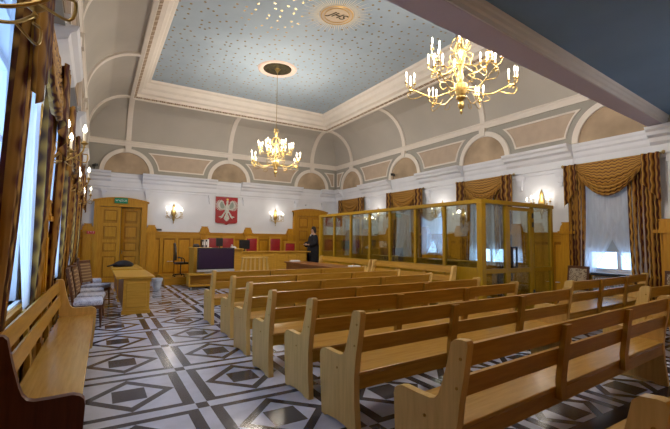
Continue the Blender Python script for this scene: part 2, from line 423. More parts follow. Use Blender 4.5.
# dark lobby behind the half open door
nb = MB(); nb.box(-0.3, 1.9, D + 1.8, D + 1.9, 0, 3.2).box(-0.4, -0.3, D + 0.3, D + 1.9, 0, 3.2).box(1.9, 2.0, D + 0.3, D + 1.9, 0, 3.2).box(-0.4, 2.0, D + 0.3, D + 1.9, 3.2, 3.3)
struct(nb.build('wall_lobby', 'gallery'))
# upper walls (frieze zone)
up = MB()
up.box(XL - 0.3, PL, Y0 - 0.3, D + 0.3, 4.0, 5.3).box(PR, XR + 0.3, Y0 - 0.3, D + 0.3, 4.0, 5.3)
up.box(PL, PR, PB, D + 0.3, 4.0, 5.3).box(PL, PR, Y0 - 0.3, PF, 4.0, 5.3)
struct(up.build('wall_upper', 'grey'))
# cove
HB, HO, WO, HI, WI = 5.19, 6.49, 1.226, 7.06, 1.802
def rect(w, z): return [(PL + w, PF + w, z), (PR - w, PF + w, z), (PR - w, PB - w, z), (PL + w, PB - w, z)]
def loop_mesh(profile):
    mb = MB(); rs = [rect(w, z) for w, z in profile]
    mb.loft(rs, cap=False); return mb
cv = [(WO * (1 - math.cos(t * PI / 36)), HB + (HO - HB) * math.sin(t * PI / 36)) for t in range(19)]
o = struct(loop_mesh(cv).build('ceiling_cove', 'cove', smooth=True))
fr = [(WO - .04, HO + 0.03), (WO - .02, HO - 0.05), (WO + .07, HO - 0.05), (WO + .09, HO + .0), (WO + .17, HO + 0.03), (WO + .175, HO + .12), (WO + .30, HO + .15), (WO + .33, HO + .27), (WO + .42, HO + .33), (WO + .47, HO + .47), (WO + .55, HO + .50), (WI, HI)]
struct(loop_mesh(fr).build('trim_1', 'stucco'))
# greek key band on the frame
kb = [(WO + .092, HO - .006), (WO + .165, HO + .021)]
a, b2 = rect(*kb[0]), rect(*kb[1])
for nm, idx, mt in (('trim_2', (0, 2), 'key_x'), ('trim_3', (1, 3), 'key_y')):
    mb = MB()
    for i in idx:
        j = (i + 1) % 4
        q = [a[i], a[j], b2[j], b2[i]]; mb.add([(*p[:2], p[2] - 0.008) for p in q] + [(*p[:2], p[2] - .001) for p in q], [(0, 1, 2, 3), (7, 6, 5, 4), (0, 4, 5, 1), (1, 5, 6, 2), (2, 6, 7, 3), (3, 7, 4, 0)])
    struct(mb.build(nm, mt))
struct(MB().box(PL + WI - .02, PR - WI + .02, PF + WI - .02, PB - WI + .02, HI, HI + 0.2).build('ceiling', 'ceiling'))
struct(MB().box(XL - .3, XR + .3, Y0 - .3, D + .3, HI + .2, HI + .3).build('ceiling_upper', 'grey'))

def MP(side):
    # wall-relief mapping: u along wall, n out of the frieze plane, z
    return {'B': lambda u, n, z: (u, PB - n, z), 'R': lambda u, n, z: (PR - n, u, z), 'L': lambda u, n, z: (PL + n, u, z)}[side]
spans = {'B': (PL, PR, LX), 'R': (PF, PB, LY), 'L': (PF, PB, LY)}
# cove base moulding, ribs, lunettes, panels
base = loop_mesh([(0, HB - .16), (.03, HB - .16), (.035, HB - .10), (.045, HB - .08), (.05, HB - .02), (.07, HB), (.07, HB + .03), (0, HB + .06)])
struct(base.build('trim_4', 'stucco'))
ribs, rings, lun, pan, panf = MB(), MB(), MB(), MB(), MB()
for s in 'BRL':
    f = MP(s); u0, u1, cs = spans[s]
    for c in cs:
        # rib on the cove, stops at the mitre
        pts = [(WO * (1 - math.cos(t * PI / 36)), HB + (HO - HB) * math.sin(t * PI / 36)) for t in range(0, 19)]
        for i in range(18):
            (w0, z0), (w1, z1) = pts[i], pts[i + 1]
            dw, dz = w1 - w0, z1 - z0; L = math.hypot(dw, dz); nx, nz = dz / L * .05, -dw / L * .05
            q = []
            for (w, z) in ((w0, z0), (w1, z1)):
                for uu in (c - .085, c + .085):
                    q += [f(uu, w - .01, z), f(uu, w + nx, z + nz)]
            ribs.add(q, [(0, 2, 3, 1), (4, 5, 7, 6), (0, 1, 5, 4), (2, 6, 7, 3), (1, 3, 7, 5), (0, 4, 6, 2)])
        g = lambda p, n, f=f: f(p[0], n, p[1])
        rings.band(arc(c, 4.03, .90, 0, PI, 28), arc(c, 4.03, .755, 0, PI, 28), g, 0, .06)
        rings.prism([(c - .085, 4.80), (c + .085, 4.80), (c + .11, 5.04), (c - .11, 5.04)], g, 0, .09)
        lun.prism(arc(c, 4.03, .76, 0, PI, 28), g, 0, .012)
    ext = sorted(cs)
    gaps = [(None, ext[0])] + [(ext[i], ext[i + 1]) for i in range(len(ext) - 1)] + [(ext[-1], None)]
    for lft, rgt in gaps:
        def side_pts(off, z0, z1):
            n = 8; zs = [z0 + (z1 - z0) * i / n for i in range(n + 1)]
            lp = [((lft + math.sqrt((1.07 + off) ** 2 - (z - 4.03) ** 2)) if lft is not None else u0 + .12 + off, z) for z in zs]
            rp = [((rgt - math.sqrt((1.07 + off) ** 2 - (z - 4.03) ** 2)) if rgt is not None else u1 - .12 - off, z) for z in reversed(zs)]
            return lp + rp
        outer = side_pts(0, 4.20, 4.86); inner = side_pts(.045, 4.245, 4.815)
        if inner[0][0] > inner[-1][0] - .05: continue
        g = lambda p, n, f=f: f(p[0], n, p[1])
        panf.ring(outer, inner, g, 0, .03)
        pan.prism(inner, g, 0, .010)
struct(ribs.build('trim_5', 'stucco')); struct(rings.build('trim_6', 'stucco')); struct(lun.build('trim_7', 'lunette'))
struct(pan.build('trim_8', 'beige')); struct(panf.build('trim_9', 'stucco'))

# entablature with breaks over the window bays
prof = [(0, 3.40), (.05, 3.40), (.05, 3.48), (.09, 3.50), (.09, 3.68), (.12, 3.70), (.16, 3.74), (.18, 3.82), (.27, 3.86), (.29, 3.93), (.34, 3.97), (.36, 4.03), (0, 4.03)]
def entab(mb, side, u0, u1, k):
    f = {'B': lambda u, n, z: (u, D - n, z), 'R': lambda u, n, z: (XR - n, u, z), 'L': lambda u, n, z: (XL + n, u, z)}[side]
    mb.prism([(n * k + (0 if n == 0 else (.0 if k > 1 else .05)), z) for n, z in prof], lambda p, t: f(t, p[0], p[1]), u0, u1)
en = MB()
for s, cs, lo, hi, hw in (('B', LX, XL, XR, .52), ('R', WY, Y0, D, .80), ('L', WYL, Y0, D, .95)):
    edges = [lo]
    for c in sorted(cs): edges += [c - hw, c + hw]
    edges.append(hi)
    for i in range(len(edges) - 1): entab(en, s, edges[i], edges[i + 1], 1.15 if i % 2 == 0 else 0.30)
# consoles beside the bays
for c in LX:
    for q in (-.72, .72):
        en.box(c + q - .09, c + q + .09, D - .12, D, 3.30, 3.41).box(c + q - .06, c + q + .06, D - .09, D, 3.14, 3.30).box(c + q - .035, c + q + .035, D - .06, D, 3.06, 3.14)
for cr_, cl_ in zip(WY, WYL):
    for q in (-1.15, 1.15):
        for X0, sg, c in ((XR, -1, cr_), (XL, 1, cl_)):
            for hw, dep, z0, z1 in ((.10, .12, 3.30, 3.41), (.07, .09, 3.14, 3.30), (.04, .06, 3.04, 3.14)):
                x = sorted((X0, X0 + sg * dep)); en.box(x[0], x[1], c + q - hw, c + q + hw, z0, z1)
struct(en.build('trim_10', 'white'))

# ------------------------------------------------------------------ gallery over the camera
def gy(x, e): return (2.41, 3.06)[1] + (x - 2.41) * .0717 if e else 2.75 + (x - 2.95) * .0856
gx0, gx1 = XL, XR
gs = MB(); gs.add([(gx0, gy(gx0, 1), 4.05), (gx1, gy(gx1, 1), 4.05), (gx1, gy(gx1, 0), 4.05), (gx0, gy(gx0, 0), 4.05),
                   (gx0, gy(gx0, 1), 4.95), (gx1, gy(gx1, 1), 4.95), (gx1, gy(gx1, 0), 4.95), (gx0, gy(gx0, 0), 4.95)],
                  [(0, 3, 2, 1), (4, 5, 6, 7), (0, 1, 5, 4), (1, 2, 6, 5), (2, 3, 7, 6), (3, 0, 4, 7)])
struct(gs.build('trim_11', 'soffit'))
gm = MB()
gp = [(0, 4.055), (.02, 4.055), (.025, 4.11), (.045, 4.13), (.05, 4.18), (.065, 4.20), (.07, 4.25), (0, 4.25)]
k = len(gp)
gm.add([(gx0, gy(gx0, 0) - n, z) for n, z in gp] + [(gx1, gy(gx1, 0) - n, z) for n, z in gp],
       [tuple(range(k)), tuple(range(2 * k - 1, k - 1, -1))] + [(i, i + k, (i + 1) % k + k, (i + 1) % k) for i in range(k)])
struct(gm.build('trim_12', 'white'))
gc = MB(); gc.add([(gx0, gy(gx0, 0) - .0, 4.25), (gx1, gy(gx1, 0), 4.25), (gx1, Y0, 4.25), (gx0, Y0, 4.25), (gx0, gy(gx0, 0), 4.4), (gx1, gy(gx1, 0), 4.4), (gx1, Y0, 4.4), (gx0, Y0, 4.4)],
                  [(0, 3, 2, 1), (4, 5, 6, 7), (0, 1, 5, 4), (1, 2, 6, 5), (2, 3, 7, 6), (3, 0, 4, 7)])
struct(gc.build('ceiling_gallery', 'gallery'))

# ------------------------------------------------------------------ wainscot
def wains(side, u0, u1, ztop=1.83):
    f = {'B': lambda u, n, z: (u, D - n, z), 'R': lambda u, n, z: (XR - n, u, z), 'L': lambda u, n, z: (XL + n, u, z)}[side]
    def bx(mb, a, b, n0, n1, z0, z1):
        p, q = f(a, n0, z0), f(b, n1, z1)
        mb.box(min(p[0], q[0]), max(p[0], q[0]), min(p[1], q[1]), max(p[1], q[1]), z0, z1)
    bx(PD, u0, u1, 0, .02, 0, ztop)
    for (n1, z0, z1) in ((.07, 0, .16), (.055, ztop - .05, ztop + .0), (.085, ztop, ztop + .045), (.067, ztop - .2, ztop - .05), (.067, .16, .26)): bx(PT[side], u0, u1, .0, n1, z0, z1)
    k = max(1, round((u1 - u0) / .55)); w = (u1 - u0) / k
    for i in range(k + 1):
        c = u0 + i * w; bx(PN, max(u0, c - .055), min(u1, c + .055), .02, .060, .2, ztop - .05)
    for i in range(k):
        a, b = u0 + i * w + .09, u0 + (i + 1) * w - .09
        if b - a > .1:
            p, q = f(a, .012, .32), f(b, .05, ztop - .27)
            PN.bbox(min(p[0], q[0]), max(p[0], q[0]), min(p[1], q[1]), max(p[1], q[1]), .32, ztop - .27, .012)
def pilaster(side, u):
    f = {'B': lambda u, n, z: (u, D - n, z), 'R': lambda u, n, z: (XR - n, u, z), 'L': lambda u, n, z: (XL + n, u, z)}[side]
    def bx(a, b, n1, z0, z1):
        p, q = f(a, 0, z0), f(b, n1, z1); PN.box(min(p[0], q[0]), max(p[0], q[0]), min(p[1], q[1]), max(p[1], q[1]), z0, z1)
    bx(u - .15, u + .15, .10, 0, 1.83); bx(u - .17, u + .17, .12, 0, .2); bx(u - .10, u + .10, .115, .32, 1.6)
    bx(u - .21, u + .21, .15, 1.83, 1.90); bx(u - .17, u + .17, .13, 1.90, 1.94)
    PN.prism([(u - .17, 1.94), (u + .17, 1.94), (u + .15, 2.02), (u + .10, 2.09), (u - .10, 2.09), (u - .15, 2.02)], lambda p, t: f(p[0], t, p[1]), 0, .12)
    bx(u - .12, u + .12, .13, 2.09, 2.12)
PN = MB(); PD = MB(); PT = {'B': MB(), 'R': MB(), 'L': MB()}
wains('B', XL, -.09); wains('B', 1.62, 7.72); wains('B', 9.5, XR)
for u in (-.26, 1.80, 3.78, 5.60, 7.60): pilaster('B', u)
for side, WS in (('R', WY), ('L', WYL)):
    e = [Y0]
    hw_ = .86 if side == 'R' else 1.05
    for c in sorted(WS): e += [c - hw_, c + hw_]
    e.append(D)
    for i in range(0, len(e), 2): wains(side, max(Y0, e[i]), min(D, e[i + 1])) if e[i + 1] - e[i] > .2 else None
    for c in WS:
        wains(side, c - hw_, c + hw_, .88)
        for q in (-hw_ - .14, hw_ + .14):
            if not (side == 'L' and c + q < 3.5) and Y0 + .2 < c + q < D - .2: pilaster(side, c + q)
struct(PN.build('wainscot_trim_1', 'panel')); struct(PD.build('wainscot_trim_5', 'panel_shaded')); struct(PT['B'].build('wainscot_trim_2', 'panel_x'))
for i, s in ((3, 'R'), (4, 'L')): struct(PT[s].build('wainscot_trim_%d' % i, 'panel_y'))

# ------------------------------------------------------------------ windows
k = 0
for wi_ in range(4):
    for X0, sg, wy in ((XL, -1, WYL[wi_]), (XR, 1, WY[wi_])):
        k += 1; WH = .66 if sg > 0 else WHL
        root = bpy.data.objects.new('window_%d' % k, None); C.objects.link(root); root.location = (X0 + sg * .2, wy, 0); root['kind'] = 'structure'
        fm = MB()
        for a, b in ((-WH, -WH + .07), (WH - .07, WH), (-.04, .04)): fm.box(-.03, .03, a, b, WZ0, WZ1)
        for z0, z1 in ((WZ0, WZ0 + .07), (WZ1 - .07, WZ1), (2.55, 2.62), (1.75, 1.79)): fm.box(-.028, .028, -WH, WH, z0, z1)
        fm.build('window_frame', 'white', root)
        MB().box(-.004, .004, -WH + .05, WH - .05, WZ0 + .05, WZ1 - .05).build('pane', 'window_glass', root)
        MB().box(*sorted((-sg * .24, -sg * -.05)), -WH - .04, WH + .04, WZ0 - .04, WZ0).build('window_sill', 'white', root)

# ------------------------------------------------------------------ doors at the back
def archz(x, c, hw, z0, rise): return z0 + rise * (1 - ((x - c) / hw) ** 2)
def door_frame(name, c, hw, z0, rise, wi):
    root = bpy.data.objects.new(name, None); C.objects.link(root); root.location = (c, D, 0); root['kind'] = 'structure'
    n = 14
    f = lambda p, t: (p[0], -t, p[1])
    fm = MB()
    fm.box(-hw, -hw + wi, -.14, 0, 0, z0).box(hw - wi, hw, -.14, 0, 0, z0)
    fm.box(-hw - .03, -hw + wi + .02, -.17, 0, 0, .22).box(hw - wi - .02, hw + .03, -.17, 0, 0, .22)
    xs = [-hw + 2 * hw * i / n for i in range(n + 1)]
    fm.prism([(x, archz(x, 0, hw, z0, rise)) for x in xs] + [(x, z0 - .17) for x in reversed(xs)], f, 0, .150)
    xs2 = [-hw - .05 + (2 * hw + .1) * i / n for i in range(n + 1)]
    fm.prism([(x, archz(x, 0, hw + .05, z0, rise) + .05) for x in xs2] + [(x, archz(x, 0, hw + .05, z0, rise) - .01) for x in reversed(xs2)], f, 0, .19)
    for sx in (-1, 1): fm.box(*sorted((sx * (hw - wi * .3), sx * (hw - wi * .7))), -.158, 0, .35, z0 - .3)
    fm.build('door_frame', 'door', root)
    return root
def leaf_mesh(w, h, flip=1):
    mb = MB(); x = lambda a, b: sorted((flip * a, flip * b))
    mb.box(*x(0, .11), -.045, .04, .01, h).box(*x(w - .11, w), -.045, .04, .01, h)
    zz = [.01, .95, 1.45, 2.05, h - .10]
    for z in zz: mb.box(*x(0, w), -.044, .039, z, z + (.16 if z < 1 else .11))
    for i in range(len(zz) - 1):
        mb.bbox(*x(.155, w - .155), -.036, .034, zz[i] + .205, zz[i + 1] - .045, .016)
    return mb
def handle(parent, x, z, y=-.05):
    h = MB(); h.tube([(x, y + .02, z), (x, y - .05, z)], .012); h.tube([(x, y - .05, z), (x + .1, y - .055, z)], .010)
    h.box(x - .02, x + .02, y, y + .015, z - .09, z + .06); h.build('door_handle', 'old_brass', parent)
d1 = door_frame('door_1', .765, .865, 2.93, .13, .20)
def leaf(parent, loc, flip=1):
    o = leaf_mesh(.66, 2.74, flip).build('door_leaf', 'door', parent, loc=loc)
    a, b = sorted((0, flip * .66)); MB().box(a + .002, b - .002, -.010, .012, .012, 2.738).build('door_ground', 'panel_shaded', o)
    return o
l1 = leaf(d1, (-.665, -.03, 0))
l2 = leaf(d1, (.665, .02, 0), -1); l2.rotation_euler = (0, 0, math.radians(-14))
handle(l2, -.60, 1.12)
# dark reveal is real depth: the lobby behind the open leaf
d2 = door_frame('door_2', 8.60, .865, 2.90, .13, .20)
q1 = leaf(d2, (-.665, -.03, 0)); q2 = leaf(d2, (.665, -.03, 0), -1)
handle(q2, -.60, 1.12)

# ------------------------------------------------------------------ podium of the judges
struct(MB().box(2.08, 7.68, 14.76, D - .07, 0, .25).box(2.05, 7.68, 14.74, 14.80, .22, .262).build('platform_floor', 'panel_x'))

# ------------------------------------------------------------------ benches
def bench_profile():
    # (depth from the rear at floor, height), front is positive
    p = [(.02, 0), (.045, .25), (.05, .45), (.03, .62), (-.005, .80), (-.035, .99)]
    p += [(-.025, 1.012), (.0, 1.015), (.06, 1.008), (.085, .985)]
    p += [(.105, .90), (.132, .80), (.165, .70), (.188, .645), (.218, .612), (.26, .600), (.36, .600), (.50, .605), (.545, .592), (.575, .57), (.585, .53)]
    p += [(.575, .30), (.55, .06), (.545, 0.012), (.49, .0), (.46, .02), (.30, .03), (.16, .02), (.12, 0)]
    return p
def make_bench(L, label, group, loc, rz, sz=1.0, mats=('bench_z', 'bench_z')):
    t = thing('bench', label, 'bench', loc, rz, group)
    pf = [(a, z * sz) for a, z in bench_profile()]
    for x0 in (0, L - .058):
        MB().prism(pf, lambda p, s: (s, p[0], p[1]), x0, x0 + .058).build('end_panel', mats[x0 > 0], t, smooth=True)
    def slat(z0, z1, y0, y1, th=.022):
        dy = (y1 - y0); n = Vector((0, z1 - z0, -dy)).normalized() * th
        m = MB(); m.prism([(y0, z0), (y1, z1), (y1 + n.y, z1 + n.z), (y0 + n.y, z0 + n.z)], lambda p, s: (s, p[0], p[1]), .045, L - .045); return m
    slat(.845 * sz, .985 * sz, .010, -.012).build('top_rail', 'rail', t)
    slat(.655 * sz, .79 * sz, .045, .020).build('back_slat', 'rail', t)
    MB().bbox(.045, L - .045, .045, .555, .46 * sz, .495 * sz, .008).build('seat', 'bench_x', t)
    MB().box(.045, L - .045, .055, .08, .35 * sz, .46 * sz).build('apron', 'rail', t)
    k = 2 if L > 2.5 else 1
    for i in range(1, k + 1):
        x = L * i / (k + 1)
        m = MB(); m.prism([(.048, .40 * sz), (.050, .55 * sz), (.012, .83 * sz), (-.010, .975 * sz), (-.050, .975 * sz), (-.030, .83 * sz), (.005, .55 * sz), (.005, .40 * sz)], lambda p, s: (s, p[0], p[1]), x - .045, x + .045)
        m.build('back_support', 'rail_z', t)
        MB().box(x - .03, x + .03, .09, .40, .37 * sz, .46 * sz).build('seat_bracket', 'bench_z', t)
    for y, z in ((.015, .90), (.045, .72), (.30, .476)):
        MB().prism([(y + .010 * math.cos(a), z * sz + .010 * math.sin(a)) for a in [PI * i / 5 for i in range(10)]], lambda p, q: (q, p[0], p[1]), -.005, .002).build('bolt', 'rail', t)
    return t
B0 = make_bench(3.62, 'farthest pale oak pew of the central block, nearest the television', 'pews of the central block', (1.92, 7.62, 0), .03)
LB = {3.62: B0}
rows = [(1.93, 6.42, .03, 'second pale oak pew of the central block counted from the television'),
        (1.85, 5.38, .036, 'third pale oak pew of the central block counted from the television'),
        (1.79, 4.40, .02, 'fourth pale oak pew of the central block, its end panel half way down the aisle'),
        (1.90, 3.60, .045, 'fifth pale oak pew of the central block counted from the television'),
        (1.90, 2.76, .055, 'oak pew directly in front of the nearest full pew, sixth from the television'),
        (1.90, 1.66, .075, 'nearest oak pew whose end panel and whole back show in the right foreground'),
        (1.84, .68, .02, 'shadowed pew showing only its end top in the bottom right corner')]
for x, y, r, lab in rows:
    q = dup(B0, lab, (x, y, 0), r)
    if y < 2 or 4 < y < 5: q.scale = (1.035, 1, 1)
make_bench(3.30, 'oak pew of the right-hand block standing before the dark radiator', 'pews of the right-hand block', (6.42, 3.45, 0), .07)
make_bench(2.55, 'oak pew at the right picture edge, its tall end panel before the curtain', 'pews of the right-hand block', (6.58, 2.50, 0), .03)
SB = make_bench(3.1, 'oak pew set lengthwise along the glass dock, the half nearer the camera', 'pews along the glass dock', (7.13, 6.40, 0), PI / 2, 1.04)
dup(SB, 'oak pew set lengthwise along the glass dock, the half nearer the judges', (7.13, 9.62, 0), PI / 2)
make_bench(3.80, 'long oak pew under the left curtains, facing the aisle with a shiny seat', None, (-.43, 6.87, 0), -PI / 2 - .018, 1.0, ('bench_z', 'reddish_z')).scale = (1, .83, 1)

# ------------------------------------------------------------------ candles, chandeliers, sconces
def candle_parts(parent, p, s=1.0):
    MB().lathe([(.011 * s, 0), (.011 * s, .085 * s)], p, 8).build('candle', 'candle', parent, smooth=True)
    MB().lathe([(.004 * s, .085 * s), (.014 * s, .10 * s), (.017 * s, .12 * s), (.012 * s, .145 * s), (.003 * s, .17 * s)], p, 8).build('bulb', 'flame', parent, smooth='all')
def cup(mb, p, s=1.0):
    mb.lathe([(.004 * s, -.05 * s), (.012 * s, -.04 * s), (.006 * s, -.025 * s), (.02 * s, -.012 * s), (.034 * s, 0), (.030 * s, .004 * s), (.014 * s, .004 * s), (.014 * s, .02 * s)], p, 10)
def curve_pts(ctrl, n=5):
    # Catmull-Rom through the control points
    P = [Vector(c) for c in ctrl]; P = [P[0] * 2 - P[1]] + P + [P[-1] * 2 - P[-2]]; out = []
    for i in range(1, len(P) - 2):
        for k in range(n):
            t = k / n; a, b, c, d = P[i - 1], P[i], P[i + 1], P[i + 2]
            out.append(.5 * ((2 * b) + (c - a) * t + (2 * a - 5 * b + 4 * c - d) * t * t + (3 * b - a - 3 * c + d) * t ** 3))
    out.append(P[-2]); return out
def make_chandelier(loc, label):
    # local z = 0 is the lowest finial; ceiling at 3.44
    t = thing('chandelier', label, 'chandelier', loc, 0.12, 'brass chandeliers')
    H = HI - loc[2]
    body = [(.004, 0), (.018, .015), (.028, .04), (.016, .065), (.012, .08), (.045, .10), (.06, .14), (.05, .19), (.03, .21), (.05, .235), (.085, .25), (.09, .27), (.075, .29), (.10, .36), (.115, .42), (.12, .47), (.10, .49), (.06, .51),
            (.035, .54), (.06, .60), (.045, .66), (.025, .70), (.05, .76), (.075, .80), (.06, .85), (.03, .88), (.02, .95), (.045, 1.0), (.05, 1.06), (.025, 1.10), (.02, 1.30), (.05, 1.34), (.055, 1.38), (.02, 1.42), (.03, 1.5), (.012, 1.54)]
    MB().lathe(body, seg=20).build('body', 'brass', t, smooth=True)
    MB().tube([(0, 0, 1.53), (0, 0, H - .05)], .010, 6).build('rod', 'old_brass', t)
    MB().lathe([(.02, H - .12), (.05, H - .08), (.10, H - .03), (.11, H - .016)], seg=16).build('canopy', 'brass', t, smooth=True)
    for tier, (n, R, z0, z1, dip, off) in enumerate(((6, .90, .40, .52, .20, 0.0), (6, .55, .80, .92, .16, PI / 6))):
        for i in range(n):
            a = off + 2 * PI * i / n; ca, sa = math.cos(a), math.sin(a)
            P = lambda r, z: (ca * r, sa * r, z)
            am = MB(); am.tube(curve_pts([P(.07, z0), P(R * .30, z0 - dip * .25), P(R * .55, z0 - dip * .5), P(R * .80, z0 - dip * .1), P(R * .93, z0 + (z1 - z0) * .25), P(R, z1 - .10)]), .010, 6)
            am.tube(curve_pts([P(R * .72, z0 - dip * .32), P(R * .98, z0 - dip * .55), P(R * 1.06, z0 - dip * .15), P(R * .98, z0 + .02), P(R * .9, z0 - .02)]), .007, 5)
            am.tube(curve_pts([P(.06, z0 + .03), P(R * .22, z0 + .16), P(R * .40, z0 + .12), P(R * .36, z0 + .02), P(R * .28, z0 + .05)]), .007, 5)
            am.tube(curve_pts([P(R * .45, z0 - dip * .42), P(R * .55, z0 - dip * .9), P(R * .42, z0 - dip * 1.05), P(R * .36, z0 - dip * .75)]), .006, 5)
            am.lathe([(.004, -.03), (.018, -.02), (.012, 0), (.03, .02), (.026, .035), (.010, .05), (.016, .07)], P(R, z1 - .12), 10)
            cps = []
            for j in range(3):
                b = a + j * 2 * PI / 3 + .5; q = Vector(P(R, z1 - .07)); e = Vector((q.x + .085 * math.cos(b), q.y + .085 * math.sin(b), z1 + (.0 if j else .03)))
                am.tube(curve_pts([q, q.lerp(e, .5) + Vector((0, 0, -.035)), e + Vector((0, 0, -.045))], 4), .006, 5)
                cup(am, tuple(e)); cps.append((e.x, e.y, e.z + .015))
            ao = am.build('arm', 'brass', t, smooth=True)
            for p_ in cps: candle_parts(ao, p_)
            ld = bpy.data.lights.new('candle_glow', 'POINT'); ld.energy = LAMP_W; ld.color = (1.0, 0.885, 0.74); ld.shadow_soft_size = .10
            lo = bpy.data.objects.new('candle_glow', ld); C.objects.link(lo); lo.parent = ao; lo.location = P(R, z1 + .18)
    # scroll crown on the upper shaft
    cr = MB()
    for i in range(6):
        a = 2 * PI * i / 6; P = lambda r, z: (math.cos(a) * r, math.sin(a) * r, z)
        cr.tube(curve_pts([P(.02, 1.28), P(.12, 1.22), P(.17, 1.10), P(.10, 1.02), P(.07, 1.10)]), .008, 5)
        cr.tube(curve_pts([P(.03, 1.40), P(.09, 1.46), P(.07, 1.54), P(.03, 1.50)]), .006, 5)
    cr.build('scroll_crown', 'brass', t, smooth=True)
    return t
ch = make_chandelier((4.74, 11.51, 3.57), 'many-armed brass chandelier hanging whole in the middle of the hall before the eagle')
ch.scale = (.87, .87, 1)
dup(ch, 'large brass chandelier close by under the beam, its rod cut off by the gallery soffit', (4.83, 4.20, 3.60), 0.32)

def make_sconce(label, loc, rz):
    # local: wall plane at y=0, room towards -y
    t = thing('wall_sconce', label, 'wall lamp', loc, rz, 'brass wall sconces')
    pl = MB(); pl.lathe([(.004, -.40), (.016, -.38), (.022, -.35), (.008, -.33), (.02, -.30), (.045, -.24), (.05, -.18), (.03, -.13), (.05, -.10), (.085, -.03), (.095, .05), (.07, .14), (.05, .18), (.055, .24), (.04, .31), (.015, .36), (.004, .40)], (0, -.03, 0), 16, sy=.5)
    pl.build('wall_plate', 'brass', t, smooth=True)
    for i, (a, R, z) in enumerate(((PI * 1.5, .32, .02), (PI * 1.20, .34, -.02), (PI * 1.80, .34, -.02), (PI * 1.04, .26, .05), (PI * 1.96, .26, .05))):
        P = lambda r, zz: (math.cos(a) * r, math.sin(a) * r - .05, zz)
        am = MB(); am.tube(curve_pts([P(.02, -.12), P(R * .35, -.20), P(R * .7, -.16), P(R * .95, -.08), P(R, z - .03)]), .008, 6)
        am.tube(curve_pts([P(R * .75, -.15), P(R * 1.05, -.19), P(R * 1.1, -.11), P(R * .98, -.10)]), .006, 5)
        am.tube(curve_pts([P(R * .25, -.17), P(R * .45, -.05), P(R * .30, .0), P(R * .22, -.06)]), .006, 5)
        e = P(R, z); cup(am, e, 1.1)
        ao = am.build('arm', 'brass', t, smooth=True); candle_parts(ao, (e[0], e[1], e[2] + .018), 1.1)
    ld = bpy.data.lights.new('sconce_glow', 'POINT'); ld.energy = SCONCE_W; ld.color = (1.0, 0.90, 0.77); ld.shadow_soft_size = .08
    lo = bpy.data.objects.new('sconce_glow', ld); C.objects.link(lo); lo.parent = t; lo.location = (0, -.24, .22)
    return t
s0 = make_sconce('brass candle sconce on the white wall left of the eagle shield', (2.58, D, 2.60), 0)
dup(s0, 'brass candle sconce on the white wall between the eagle shield and the right-hand door', (6.87, D, 2.62), 0)
for y, lab in ((2.30, 'brass sconce cut by the top left corner, only its scrolled arms showing'), (6.0, 'nearest fully visible lit sconce between the left-hand curtains'),
               (9.6, 'middle lit sconce of the row along the left-hand wall'), (13.2, 'farthest lit sconce of the row along the left-hand wall, above the exit door corner')):
    q = dup(s0, lab, (XL, y, 2.80 if y > 3 else 2.90), PI / 2); q.scale = (1.35, 1.35, 1.2)
for y, lab in ((6.1, 'brass sconce on the right wall just above the corner of the glass dock'), (9.6, 'brass sconce on the right wall seen through the middle panes of the glass dock'),
               (13.2, 'brass sconce on the right wall behind the far panes of the glass dock')):
    dup(s0, lab, (XR, y, 2.62), -PI / 2)

gl = thing('fill_lamp', 'added fill lamp, an opal globe out of view under the gallery ceiling', 'lamp', (7.4, 0.7, 3.60))  # unseen lamp added to brighten the area under the gallery
MB().lathe([(.05, 0), (.11, .03), (.15, .09), (.16, .15), (.15, .21), (.11, .27), (.05, .30)], seg=20).build('globe', 'opal', gl, smooth=True)
MB().tube([(0, 0, .30), (0, 0, .64)], .012, 8).build('rod', 'brass', gl)

# ------------------------------------------------------------------ curtains
def drape_part(name, u0, u1, ub0, ub1, z0, z1, n0, folds, parent, amp=.05, mat='curtain', seed=1):
    # local frame: x along the wall, y = -depth into the room, z up
    rnd = random.Random(seed); ph = [rnd.uniform(-.5, .5) for _ in range(folds + 2)]
    def fn(a, b):
        z = z1 + (z0 - z1) * b
        tie = 1 - .0 * b
        x = (u0 + (u1 - u0) * a) * (1 - b) + (ub0 + (ub1 - ub0) * a) * b
        w = amp * (.55 + .45 * b) * math.sin(2 * PI * folds * a + ph[int(a * folds)] * .5 + .5 * math.sin(b * 5 + seed)) + .018 * math.sin(2 * PI * folds * 2.3 * a + 2 * b)
        return (x, -(n0 * (1 - b) ** .8 + .075 * (1 - (1 - b) ** .8)) - w * (1 - .35 * b), z)
    o = MB().grid(fn, folds * 12, 24).build(name, mat, parent, smooth='all', recalc=False)
    sol = o.modifiers.new('thickness', 'SOLIDIFY'); sol.thickness = .006
    return o
